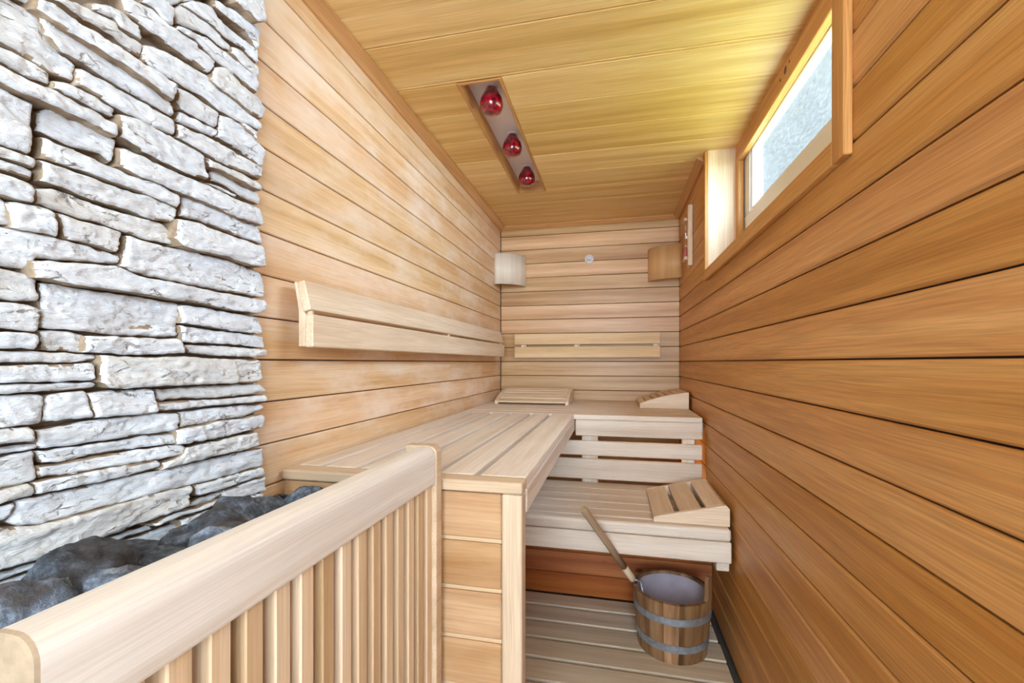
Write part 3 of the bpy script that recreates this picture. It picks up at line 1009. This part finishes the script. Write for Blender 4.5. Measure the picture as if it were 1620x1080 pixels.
def rock(center, size, seed, label):
    rs = random.Random(seed)
    bm = bmesh.new()
    bmesh.ops.create_icosphere(bm, subdivisions=5, radius=0.5)
    off = Vector((rs.uniform(0, 99), rs.uniform(0, 99), rs.uniform(0, 99)))
    cuts = []
    for k in range(16):
        n = Vector((rs.gauss(0, 1), rs.gauss(0, 1), rs.gauss(0, 1))).normalized()
        cuts.append((n, rs.uniform(0.31, 0.45)))
    for v in bm.verts:
        p = v.co.copy()
        for n, dd in cuts:
            e = p.dot(n) - dd
            if e > 0:
                p -= n * e * 0.96
        q = p * 3.2 + off
        p += p.normalized() * (0.06 * noise.fractal(q, 0.8, 2.1, 5) - 0.05 * max(0, 0.25 - abs(noise.noise(q * 1.3))))
        v.co = p
    for f in bm.faces:
        f.smooth = True
    a = rs.uniform(-0.5, 0.5)
    bmesh.ops.scale(bm, vec=Vector(size) * 1.12, verts=bm.verts)
    bmesh.ops.rotate(bm, cent=(0, 0, 0), matrix=Matrix.Rotation(a * 0.4, 3, 'X'), verts=bm.verts)
    me = bpy.data.meshes.new('stove_rock')
    bm.to_mesh(me)
    bm.free()
    o = link('stove_rock', me, None, M['rock'])
    o.location = center
    tag(o, label, 'rock', 'rocks heaped on the stove')
    return o


ROCKS = [  # pixel centre, wall distance, size (x, y, z)
    (48, 1004, -0.570, (0.11, 0.15, 0.095), 'large dark stove rock at the near end of the heap'),
    (132, 935, -0.600, (0.11, 0.095, 0.110), 'tall dark stove rock standing highest near the front of the heap'),
    (192, 928, -0.545, (0.07, 0.08, 0.050), 'low stove rock against the guard rail right of the tallest one'),
    (222, 893, -0.655, (0.08, 0.07, 0.065), 'small dark stove rock set back against the white stone wall'),
    (262, 900, -0.565, (0.09, 0.13, 0.062), 'long pale grey stove rock in the middle of the heap'),
    (296, 862, -0.640, (0.09, 0.09, 0.075), 'rounded stove rock behind the long pale one'),
    (372, 830, -0.610, (0.13, 0.19, 0.080), 'broad stove rock towards the bench end of the heap'),
    (348, 855, -0.535, (0.07, 0.09, 0.045), 'small stove rock in front of the broad one by the rail'),
    (420, 806, -0.645, (0.08, 0.10, 0.060), 'pointed stove rock at the corner of the white stone wall'),
    (486, 789, -0.520, (0.06, 0.07, 0.042), 'tiny bluish stove rock peeping over the rail before the bench'),
]
for i, (u, v, X, size, lab) in enumerate(ROCKS):
    rock(on_x(u, v, X), size, 40 + i, lab)

# guard in front of the stove
GX0, GX1 = -0.422, -0.378
gd = thing('stove_guard', (-0.40, 0.57, 0.03), 'pale wooden guard of upright slats with a rounded rail before the stove', 'guard')
zt, zb = Z(-0.184), Z(-0.264)
prof = [(GX0, 0.222, zb), (GX1, 0.222, zb)]
r = 0.020
for k in range(7):
    a = math.pi / 2 * k / 6
    prof.append((GX1 - r + r * math.cos(a), 0.222, zt - r + r * math.sin(a)))
r2 = 0.012
for k in range(5):
    a = math.pi / 2 + math.pi / 2 * k / 4
    prof.append((GX0 + r2 + r2 * math.cos(a), 0.222, zt - r2 + r2 * math.sin(a)))
tr = prism('top_rail', prof, (0, 0.222, 0), (0, 0.916, 0), M['rail'], gd, 0.004)
tr.data.materials.append(M['end_grain'])
for pf in tr.data.polygons:
    if abs(pf.normal.x) > 0.2:
        pf.material_index = 1
for k in range(16):
    ya = 0.4518 - 0.0437 * 5 + 0.0437 * k
    if ya > 0.90:
        break
    board('slat', (-0.414, ya, 0.075), (-0.386, ya + 0.026, zb), 'Z', M['slat'], gd, 0.002)
board('bottom_rail', (-0.414, 0.225, 0.035), (-0.386, 0.916, 0.075), 'Y', M['rail'], gd, 0.003)
# far end post with a rounded head
prof = []
for (px, py) in ((-0.448, 0.0), (GX1, 0.0)):
    pass
ep = [(-0.450, 0.916, 0.03), (GX1 + 0.002, 0.916, 0.03)]
for k in range(6):
    a = math.pi / 2 * k / 5
    ep.append((GX1 + 0.002 - 0.018 + 0.018 * math.cos(a), 0.916, zt + 0.002 - 0.018 + 0.018 * math.sin(a)))
ep.append((-0.450, 0.916, zt + 0.002))
prism('end_post', ep, (0, 0.916, 0), (0, 0.950, 0), M['post'], gd, 0.004)
board('end_post', (-0.420, 0.222, 0.03), (-0.380, 0.228, 0.075), 'Z', M['rail'], gd, 0.001)

# ================================================================== BENCHES
BH = -0.265                  # upper benches over eye level
LH = -0.610                  # lower bench
YB = 2.36                    # front of the rear bench
YL = 1.768                   # front of the lower bench
XE = -0.195                  # front edge of the left bench
XB = 0.416                   # right ends of the benches
YN = 0.962                   # near end of the left bench

ub = thing('upper_bench', (-0.5, 1.6, 0.03), 'long upper bench with lengthwise boards along the left wall', 'bench', 'benches')
xs = [XL + 0.006, -0.726, -0.626, -0.521, -0.413, -0.3126]
xe = [-0.735, -0.635, -0.530, -0.422, -0.3216, XE]
for x0, x1 in zip(xs, xe):
    board('top_board', (x0 + 0.004, YN + 0.058, Z(BH) - 0.026), (x1 - 0.003, YB - 0.062, Z(BH)), 'Y', M['bench'], ub, 0.004, seg=2)
board('nosing', (XL + 0.006, YN, Z(BH) - 0.026), (XE, YN + 0.056, Z(BH)), 'X', M['post'], ub, 0.006, seg=3)
board('fascia', (XE - 0.026, YN + 0.06, Z(BH) - 0.085), (XE - 0.001, YB + 0.02, Z(BH) - 0.027), 'Y', M['bench'], ub, 0.004)
board('corner_post', (-0.243, YN + 0.004, 0.03), (-0.1965, YN + 0.05, Z(BH) - 0.027), 'Z', M['post'], ub, 0.006, seg=3)
hb = BH - 0.030
k = 0
while Z(hb) > 0.06:
    lo = max(Z(hb) - 0.1015, 0.035)
    board('panel_board', (XL + 0.004, YN + 0.010, lo), (-0.2445, YN + 0.024, Z(hb)), 'X', M['panel'], ub, 0.003)
    if lo > 0.06:
        board('joint_strip', (XL + 0.004, YN + 0.014, lo - 0.0098), (-0.2445, YN + 0.024, lo - 0.0005), 'X', M['slat'], ub, 0.001)
    hb -= 0.112
for yy in (1.4, 1.95):
    board('bearer', (XL + 0.006, yy, Z(BH) - 0.076), (XE - 0.028, yy + 0.04, Z(BH) - 0.027), 'X', M['bench'], ub, 0.003)

rb = thing('rear_bench', (-0.2, 2.8, 0.03), 'upper bench with crosswise boards below the back wall', 'bench', 'benches')
n = 8
y0 = YB - 0.06
w = (D - 0.004 - y0) / n
for k in range(n):
    a = y0 + k * w
    board('top_board', (XL + 0.006, a + 0.003, Z(BH) - 0.026), (XB, a + w - 0.003, Z(BH)), 'X', M['bench'], rb, 0.005 if k == 0 else 0.003, seg=2)
board('fascia', (XE + 0.004, YB - 0.056, Z(-0.372)), (XB, YB - 0.028, Z(BH) - 0.027), 'X', M['bench'], rb, 0.004)
board('skirt_slat', (-0.40, YB - 0.050, Z(-0.472)), (XB, YB - 0.026, Z(-0.399)), 'X', M['bench'], rb, 0.004)
board('skirt_slat', (-0.40, YB - 0.050, Z(-0.592)), (XB, YB - 0.026, Z(-0.490)), 'X', M['bench'], rb, 0.004)
for x0, x1 in ((0.33, 0.385), (-0.16, -0.08)):
    board('bearer', (x0, YB - 0.025, 0.03), (x1, YB + 0.015, Z(BH) - 0.027), 'Z', M['bench'], rb, 0.003)
board('support_rail', (XB - 0.02, YB, Z(BH) - 0.08), (XR - 0.003, D - 0.01, Z(BH) - 0.03), 'Y', M['bench'], rb, 0.003)

lb = thing('lower_bench', (0.0, 2.0, 0.03), 'lower bench with a deep pale front board above the floor', 'bench', 'benches')
ls = [YL, 1.826, 1.912, 2.004, 2.112, 2.215, 2.330]
for k in range(6):
    board('top_board', (-0.60, ls[k] + (0.0 if k == 0 else 0.003), Z(LH) - 0.028 - (0.018 if k == 0 else 0)), (XB + 0.002, ls[k + 1] - 0.003, Z(LH)), 'X',
          M['bench'], lb, 0.012 if k == 0 else 0.004, wide='Y', seg=3 if k == 0 else 2)
board('fascia', (-0.60, YL + 0.001, Z(-0.734)), (XB + 0.002, YL + 0.028, Z(LH) - 0.047), 'X', M['bench'], lb, 0.003)
for x0 in (0.372, -0.52):
    board('bearer', (x0, YL + 0.03, Z(-0.775)), (x0 + 0.045, 2.30, Z(LH) - 0.048), 'Y', M['bench'], lb, 0.003)
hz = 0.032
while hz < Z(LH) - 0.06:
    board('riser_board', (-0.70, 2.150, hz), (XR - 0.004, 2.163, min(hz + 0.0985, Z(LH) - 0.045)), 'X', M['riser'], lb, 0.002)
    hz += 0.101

# ================================================================== DUCKBOARD
db = thing('duckboard', (0.05, 1.0, 0.0), 'grey worn wooden duckboard of wide slats on the floor', 'duckboard')
yy = 2.028
rs = random.Random(3)
while yy > -0.4:
    board('slat', (-0.56 if yy > 1.13 else -0.36, yy - 0.107, 0.008), (0.409 + rs.uniform(-0.007, 0.004), yy, 0.03), 'X', M['floor_slat'], db, 0.004, seg=2)
    yy -= 0.123
board('slat', (-0.56, 2.044, 0.008), (0.405, 2.14, 0.03), 'X', M['floor_slat'], db, 0.004, seg=2)
for x in (-0.52, -0.1, 0.34):
    board('runner', (x, 1.03 if x < -0.3 else -0.5, 0.0), (x + 0.03, 2.13, 0.008), 'Y', M['floor_slat'], db, 0.001)

# ================================================================== BACKRESTS
br = thing('backrest', (-0.77, 1.99, Z(0.04)), 'long two slat backrest on the left wall, upper slat tilted back', 'backrest', 'backrests')
Y0, Y1 = 0.98, 2.99
board('slat', (-0.752, Y0, Z(0.038)), (-0.730, Y1, Z(0.120)), 'Y', M['backrest'], br, 0.003)
dx, dz = -0.755 + 0.736, 0.2068 - 0.132
nn = Vector((-dz, 0, dx)).normalized() * 0.022
p0, p1 = Vector((-0.736, Y0, Z(0.132))), Vector((-0.755, Y0, Z(0.2068)))
prism('slat', [p0, p1, p1 + nn, p0 + nn], (0, Y0, 0), (0, Y1, 0), M['backrest'], br, 0.003)
for ya in (Y0 + 0.002, 1.95, Y1 - 0.05):
    prism('bracket', [(-0.772, ya, Z(0.04)), (-0.753, ya, Z(0.04)), (-0.753, ya, Z(0.120)), (-0.759, ya, Z(0.130)), (-0.7775, ya, Z(0.203)), (-0.785, ya, Z(0.203)), (-0.772, ya, Z(0.130))],
          (0, ya, 0), (0, ya + 0.04, 0), M['backrest'], br, 0.002)
for ya in (Y0 + 0.10, 1.97, Y1 - 0.13):
    board('wall_mount', (XL + 0.0005, ya, Z(0.06)), (-0.7525, ya + 0.03, Z(0.115)), 'X', M['backrest'], br, 0.002)
for ya in (Y0 + 0.012, 1.96, Y1 - 0.04):
    board('spacer', (-0.754, ya, Z(0.119)), (-0.742, ya + 0.010, Z(0.132)), 'Y', M['headrest'], br, 0.001)

b2 = thing('backrest', (-0.195, 3.18, Z(0.035)), 'short two slat backrest on the back wall', 'backrest', 'backrests')
board('slat', (-0.695, 3.145, Z(0.032)), (0.304, 3.165, Z(0.110)), 'X', M['backrest_warm'], b2, 0.003)
board('slat', (-0.695, 3.145, Z(0.126)), (0.304, 3.165, Z(0.203)), 'X', M['backrest_warm'], b2, 0.003)
for x in (-0.65, -0.27, 0.255):
    board('bracket', (x, 3.165, Z(0.045)), (x + 0.04, D - 0.001, Z(0.19)), 'Z', M['backrest'], b2, 0.002)
    board('spacer', (x + 0.006, 3.146, Z(0.110)), (x + 0.022, 3.160, Z(0.122)), 'X', M['white_plate'], b2, 0.001)


# ================================================================== HEADRESTS
def headrest(loc, rot, label, length, width, prof, nsl, gap, side=0.02, name='headrest'):
    """prof: (x, z) heights of the lying surface along local x; slats run along local y"""
    root = thing(name, loc, label, 'headrest', 'headrests')
    xs_ = [p[0] for p in prof]
    x0, x1 = xs_[0], xs_[-1]
    fz = lambda x: poly(prof, x)
    th = 0.012
    made = []

    def mesh_from(name, quads_profile, ya, yb):
        bm = bmesh.new()
        a = [bm.verts.new((p[0], ya, p[1])) for p in quads_profile]
        b = [bm.verts.new((p[0], yb, p[1])) for p in quads_profile]
        bm.faces.new(a)
        bm.faces.new(b[::-1])
        for i in range(len(a)):
            j = (i + 1) % len(a)
            bm.faces.new((a[j], a[i], b[i], b[j]))
        bmesh.ops.recalc_face_normals(bm, faces=bm.faces)
        es = [e for e in bm.edges if e.calc_face_angle(0) > 0.9]
        bmesh.ops.bevel(bm, geom=es, offset=0.0025, segments=2, profile=0.5, affect='EDGES', clamp_overlap=True)
        # local x of the mesh must be the grain: turn the mesh for slats
        c = sum((v.co for v in bm.verts), Vector()) / len(bm.verts)
        R = Matrix.Rotation(-math.pi / 2, 3, 'Z') if name == 'slat' else Matrix.Identity(3)
        for v in bm.verts:
            v.co = R @ (v.co - c)
        me = bpy.data.meshes.new(name)
        bm.to_mesh(me)
        bm.free()
        o = link(name, me, root, M['headrest'])
        o.matrix_basis = Matrix.Translation(c) @ R.transposed().to_4x4()
        made.append(o)

    m = 24
    top = [(x0 + (x1 - x0) * k / m, fz(x0 + (x1 - x0) * k / m)) for k in range(m + 1)]
    side_prof = [(x0, 0.0), (x1, 0.0)] + [(x, z) for x, z in reversed(top)]
    mesh_from('side_panel', side_prof, 0.0, side)
    mesh_from('side_panel', side_prof, width - side, width)
    span = (x1 - x0)
    w = (span - gap * (nsl - 1)) / nsl
    for k in range(nsl):
        a = x0 + k * (w + gap)
        q = [(a + w * t / 4, fz(a + w * t / 4)) for t in range(5)]
        pr = [(x, max(0.001, z - th)) for x, z in q] + [(x, z) for x, z in reversed(q)]
        mesh_from('slat', pr, side + 0.0004, width - side - 0.0004)
    root.matrix_basis = Matrix.Translation(Vector(loc)) @ Matrix.Rotation(rot, 4, 'Z')
    return root


# lower bench: flat wedge of three boards, high side to the right wall
headrest((0.1486, YL + 0.028, Z(LH) + 0.0006), 0.0, 'flat wedge headrest with two slots on the lower bench', 0.27, 0.40,
         [(0, 0.018), (0.004, 0.021), (0.252, 0.079), (0.262, 0.078), (0.2705, 0.066)], 3, 0.017)
# rear bench right: curved, high side to the right wall
headrest((0.147, 2.70, Z(BH) + 0.0006), 0.0, 'arched slatted headrest on the rear bench by the right wall', 0.27, 0.40,
         [(0, 0.028), (0.06, 0.050), (0.12, 0.068), (0.18, 0.082), (0.23, 0.090), (0.268, 0.094)], 7, 0.009)
# rear bench left: curved, high side to the back wall
headrest((-0.270, 2.765, Z(BH) + 0.0006), math.pi / 2, 'arched slatted headrest on the rear bench in the left corner', 0.36, 0.47,
         [(0, 0.022), (0.06, 0.042), (0.14, 0.064), (0.22, 0.080), (0.30, 0.088), (0.36, 0.088)], 7, 0.010, side=0.022)

# ================================================================== CORNER LAMPS


def corner_lamp(cx, sx, rx, ry, z0, z1, mat, label):
    root = thing('corner_lamp', (cx, D, z0), label, 'lamp', 'corner lamps')
    bm = bmesh.new()
    n = 20
    t = 0.005
    gi, go = [], []
    for k in range(n + 1):
        a = math.pi / 2 * k / n
        for lst, e in ((go, 0.0), (gi, -t)):
            x = sx * (rx + e) * math.sin(a)
            yv = -(ry + e) * math.cos(a)
            lst.append((bm.verts.new((x, yv, 0)), bm.verts.new((x, yv, z1 - z0))))
    for k in range(n):
        for f in ((go[k][0], go[k + 1][0], go[k + 1][1], go[k][1]), (gi[k + 1][0], gi[k][0], gi[k][1], gi[k + 1][1])):
            bm.faces.new(f).smooth = True
        bm.faces.new((go[k][0], gi[k][0], gi[k + 1][0], go[k + 1][0]))
        bm.faces.new((go[k][1], go[k + 1][1], gi[k + 1][1], gi[k][1]))
    for k in (0, n):
        bm.faces.new((go[k][0], go[k][1], gi[k][1], gi[k][0]))
    bmesh.ops.recalc_face_normals(bm, faces=bm.faces)
    # grain upright: local x of the mesh = world z
    R = Matrix(((0, 0, 1), (0, 1, 0), (-1, 0, 0)))
    for v in bm.verts:
        v.co = R @ v.co
    me = bpy.data.meshes.new('shade')
    bm.to_mesh(me)
    bm.free()
    o = link('shade', me, root, mat)
    o.matrix_basis = R.transposed().to_4x4()
    zc_ = (z1 + z0) / 2
    lathe('socket', [(0, 0), (0.022, 0), (0.022, 0.045), (0, 0.045)], (cx + sx * 0.06, D - 0.004, zc_), M['white'], root, 16, (0, -1, 0))
    lathe('bulb', [(0, 0), (0.012, 0.0), (0.026, 0.03), (0.03, 0.05), (0.022, 0.07), (0, 0.08)], (cx + sx * 0.06, D - 0.048, zc_), M['white_plate'], root, 16, (0, -1, 0))
    return root


corner_lamp(XL, 1, 0.190, 0.182, Z(0.545), Z(0.757), M['veneer_lit'], 'bent veneer lamp shade in a window-lit tone in the back left corner')
corner_lamp(XR, -1, 0.204, 0.142, Z(0.547), Z(0.765), M['veneer_shaded'], 'bent veneer lamp shade in an unlit, shaded tone in the back right corner')

# ================================================================== THERMOMETER
th = thing('thermometer', (-0.168, D, Z(0.724)), 'small round white thermometer on the back wall', 'thermometer')
lathe('case', [(0, 0), (0.029, 0), (0.030, 0.010), (0.0285, 0.014), (0.026, 0.014), (0.026, 0.011), (0, 0.011)], (-0.168, D, Z(0.724)), M['white'], th, 32, (0, -1, 0))
lathe('dial', [(0.0255, 0.0), (0.0255, 0.0008), (0, 0.0008)], (-0.168, D - 0.011, Z(0.724)), M['white_plate'], th, 32, (0, -1, 0))
cy = D - 0.0124
for k in range(11):
    a = math.radians(-40 + 26 * k)
    c, s = math.cos(a), math.sin(a)
    p = lambda r, w: (-0.168 + c * r - s * w, cy, Z(0.724) + s * r + c * w)
    prism('tick', [p(0.017, -0.001), p(0.023, -0.001), p(0.023, 0.001), p(0.017, 0.001)], (0, cy, 0), (0, cy - 0.0006, 0), M['black'], th)
p = lambda x, z: (-0.168 + x, cy - 0.0004, Z(0.724) + z)
prism('needle', [p(-0.018, 0.001), p(0.012, -0.003), p(0.012, 0.000), p(-0.018, 0.003)], (0, cy, 0), (0, cy - 0.0008, 0), M['black'], th)
prism('legend', [p(-0.010, -0.012), p(0.010, -0.012), p(0.010, -0.008), p(-0.010, -0.008)], (0, cy, 0), (0, cy - 0.0006, 0), M['black'], th)

# ================================================================== SAND TIMER
tm = thing('sand_timer', (XR, 2.72, Z(0.545)), 'wooden sand timer on the right wall between window and corner lamp', 'timer')
board('mount_board', (XR - 0.012, 2.70, Z(0.548)), (XR, 2.80, Z(0.880)), 'Z', M['headrest'], tm, 0.003)
board('side_strip', (XR - 0.026, 2.67, Z(0.543)), (XR - 0.001, 2.70, Z(0.8835)), 'Z', M['headrest'], tm, 0.003)
board('end_block', (XR - 0.040, 2.715, Z(0.585)), (XR - 0.012, 2.79, Z(0.603)), 'Y', M['headrest'], tm, 0.002)
board('end_block', (XR - 0.040, 2.715, Z(0.805)), (XR - 0.012, 2.79, Z(0.823)), 'Y', M['headrest'], tm, 0.002)
lathe('glass', [(0.011, 0.0), (0.0125, 0.03), (0.012, 0.07), (0.003, 0.1), (0.012, 0.13), (0.0125, 0.17), (0.011, 0.2)], (XR - 0.027, 2.752, Z(0.604)), M['glass'], tm, 18)
lathe('sand', [(0, 0.002), (0.0095, 0.002), (0.0105, 0.03), (0.0095, 0.055), (0, 0.062)], (XR - 0.027, 2.752, Z(0.604)), M['sand'], tm, 16)
lathe('pivot', [(0, 0), (0.009, 0), (0.009, 0.012), (0, 0.012)], (XR - 0.026, 2.690, Z(0.705)), M['white'], tm, 16, (-1, 0, 0))

# ================================================================== CEILING LAMP RECESS
lr = thing('lamp_recess', (-0.465, 2.045, Z(HC) + RH), 'long recessed ceiling box with wooden sides and white base holding red lamps', 'light box')
e = 0.012
board('side_board', (RX0 - 0.010, RY0 - 0.010, Z(HC) - 0.003), (RX0, RY1 + 0.010, Z(HC) + RH), 'Y', M['trim'], lr, 0.0015)
board('side_board', (RX1, RY0 - 0.010, Z(HC) - 0.003), (RX1 + 0.010, RY1 + 0.010, Z(HC) + RH), 'Y', M['trim'], lr, 0.0015)
board('end_board', (RX0, RY0 - 0.010, Z(HC) - 0.003), (RX1, RY0, Z(HC) + RH), 'X', M['trim'], lr, 0.0015)
board('end_board', (RX0, RY1, Z(HC) - 0.003), (RX1, RY1 + 0.010, Z(HC) + RH), 'X', M['trim'], lr, 0.0015)
board('base_plate', (RX0, RY0, Z(HC) + RH - 0.003), (RX1, RY1, Z(HC) + RH + 0.003), 'Y', M['white_plate'], lr, 0.0)
for yy, lab in ((1.655, 'red infrared lamp nearest the viewer in the ceiling box'), (2.015, 'red infrared lamp in the middle of the ceiling box'),
                (2.37, 'red infrared lamp nearest the back wall in the ceiling box')):
    hl = thing('infrared_lamp', (-0.455, yy, Z(HC) + RH - 0.003), lab, 'lamp', 'red infrared lamps')
    base = (-0.455, yy, Z(HC) + RH - 0.003)
    lathe('socket', [(0, 0), (0.0235, 0), (0.0235, 0.004), (0, 0.004)], base, M['white_plate'], hl, 24, (0, 0, -1))
    lathe('bulb', [(0.019, 0.0), (0.023, 0.008), (0.033, 0.024), (0.0415, 0.042), (0.0445, 0.060), (0.0435, 0.074), (0.037, 0.088), (0.022, 0.0965), (0, 0.0990)],
          (base[0], base[1], base[2] - 0.0035), M['red_glass'], hl, 40, (0, 0, -1))

# ================================================================== BUCKET AND LADLE
BX, BY = 0.222, 1.862
bk = thing('bucket', (BX, BY, 0.03), 'brown stave bucket with two steel hoops under the lower bench edge', 'bucket')
NS = 16
HB = 0.226
R0, R1, BT2 = 0.128, 0.148, 0.014


def stave(a0, a1, height, ear=False):
    bm = bmesh.new()
    zs = [0, height] if not ear else [0, HB, HB + 0.012, height - 0.025, height - 0.006, height]
    rows_ = []
    for zv in zs:
        rr = R0 + (R1 - R0) * min(zv, HB) / HB
        am = (a0 + a1) / 2
        wd = 1.0
        if ear and zv > HB:
            wd = 0.72 if zv < height - 0.01 else (0.6 if zv < height - 0.001 else 0.35)
        pts = []
        for t in (0, 0.5, 1):
            a = am + ((a0 + (a1 - a0) * t) - am) * wd
            pts.append((rr * math.cos(a), rr * math.sin(a), zv))
        for t in (1, 0.5, 0):
            a = am + ((a0 + (a1 - a0) * t) - am) * wd
            pts.append(((rr - BT2) * math.cos(a), (rr - BT2) * math.sin(a), zv))
        rows_.append([bm.verts.new(p_) for p_ in pts])
    for a, b in zip(rows_, rows_[1:]):
        for k in range(6):
            j = (k + 1) % 6
            bm.faces.new((a[k], a[j], b[j], b[k]))
    bm.faces.new(rows_[0][::-1])
    bm.faces.new(rows_[-1])
    bmesh.ops.recalc_face_normals(bm, faces=bm.faces)
    R = Matrix(((0, 0, 1), (0, 1, 0), (-1, 0, 0)))
    for v in bm.verts:
        v.co = R @ v.co
    me = bpy.data.meshes.new('stave')
    bm.to_mesh(me)
    bm.free()
    o = link('stave', me, bk, M['stave'])
    o.matrix_basis = R.transposed().to_4x4()
    return o


for k in range(NS):
    a0 = 2 * math.pi * (k - 0.5) / NS - 0.52
    jit = random.uniform(-0.03, 0.03)
    stave(a0 + 0.004, a0 + 2 * math.pi / NS - 0.004, HB if k != 0 else HB + 0.085, k == 0)


def rr(z):
    return R0 + (R1 - R0) * z / HB


for z0 in (0.045, 0.148):
    hp = lathe('hoop', [(rr(z0) - 0.002, 0.0), (rr(z0) + 0.0022, 0.0), (rr(z0 + .027) + 0.0022, 0.027), (rr(z0 + .027) - 0.002, 0.027)],
               (BX, BY, 0.03 + z0), M['steel'], bk, 64, smooth=False)
    for a in (-0.86, -0.98):
        q = rr(z0 + .013) + 0.002
        rv = lathe('rivet', [(0.004, 0), (0.003, 0.002), (0, 0.0026)], (BX + q * math.cos(a), BY + q * math.sin(a), 0.03 + z0 + 0.013), M['rivet'], hp, 10, (math.cos(a), math.sin(a), 0))
lathe('liner', [(0, 0.022), (rr(0.02) - BT2 - 0.004, 0.020), (rr(HB) - BT2 - 0.002, HB - 0.010), (rr(HB) - BT2 - 0.0045, HB - 0.010), (rr(0.03) - BT2 - 0.007, 0.026), (0, 0.026)],
      (BX, BY, 0.03), M['liner'], bk, 40)

ld = thing('ladle', (0.09, 1.86, 0.07), 'wooden ladle leaning out of the bucket', 'ladle')
pa, pb = Vector((0.075, 1.850, 0.272)), Vector((-0.1066, 1.600, 0.622))
ax = (pb - pa).normalized()
L = (pb - pa).length
R90 = Matrix.Rotation(math.pi / 2, 3, 'Y')


def rod(name, a, b, prof, mat, parent):
    axx = (b - a).normalized()
    bm = bmesh.new()
    ref = Vector((0, 0, 1)).cross(axx).normalized()
    ref2 = axx.cross(ref)
    rings = []
    LL = (b - a).length
    sg = 18
    for t, r_ in prof:
        rings.append([bm.verts.new((t * LL - LL / 2, r_ * math.cos(2 * math.pi * k / sg), r_ * math.sin(2 * math.pi * k / sg))) for k in range(sg)])
    for p_, q_ in zip(rings, rings[1:]):
        for k in range(sg):
            j = (k + 1) % sg
            bm.faces.new((p_[k], p_[j], q_[j], q_[k])).smooth = True
    bm.faces.new(rings[0][::-1])
    bm.faces.new(rings[-1])
    bmesh.ops.recalc_face_normals(bm, faces=bm.faces)
    me = bpy.data.meshes.new(name)
    bm.to_mesh(me)
    bm.free()
    o = link(name, me, parent, mat)
    mw = Matrix((axx, ref, ref2)).transposed().to_4x4()
    mw.translation = (a + b) / 2
    put(o, mw)
    return o


cut = pa + (pb - pa) * 0.20
rod('handle_collar', pa, cut, [(0, 0.008), (0.04, 0.0125), (0.2, 0.0138), (1, 0.0132)], M['ladle_pale'], ld)
rod('handle', cut, pb, [(0, 0.0131), (0.5, 0.0125), (0.93, 0.0138), (0.985, 0.0132), (1, 0.0105)], M['ladle'], ld)
low = pa - ax * 0.0 + Vector((0.045, 0.005, -0.13))
low = low + Vector((0.008, 0, 0))
bend = Vector((0.104, 1.852, 0.268))
rod('shank', bend, pa + ax * 0.004, [(0, 0.004), (1, 0.004)], M['steel'], ld)
rod('shank', low, bend, [(0, 0.004), (1, 0.004)], M['steel'], ld)
lathe('bowl', [(0, -0.028), (0.020, -0.026), (0.034, -0.014), (0.038, 0.006), (0.0355, 0.006), (0.031, -0.012), (0.018, -0.0225), (0, -0.0245)],
      low + Vector((0.036, 0, 0.012)), M['steel'], ld, 24)

# ================================================================== UNDER-BENCH LAMP (its glow shows in the joints of the skirt)
ul = thing('under_bench_lamp', (0.22, 2.52, Z(LH) - 0.02), 'warm lamp glowing in the gaps below the rear bench', 'lamp')
board('housing', (0.12, 2.50, Z(LH) - 0.025), (0.32, 2.54, Z(LH) - 0.012), 'X', M['white'], ul, 0.002)
ug = light('under_bench_glow', 'AREA', (0.22, 2.52, Z(LH) - 0.009), (0, -0.25, 1), 0.7, (1.0, 0.66, 0.34), shape='RECTANGLE', size=0.18, size_y=0.03)
ug.parent = ul
ug.matrix_parent_inverse = Matrix.Translation(-Vector((0.22, 2.52, Z(LH) - 0.02)))
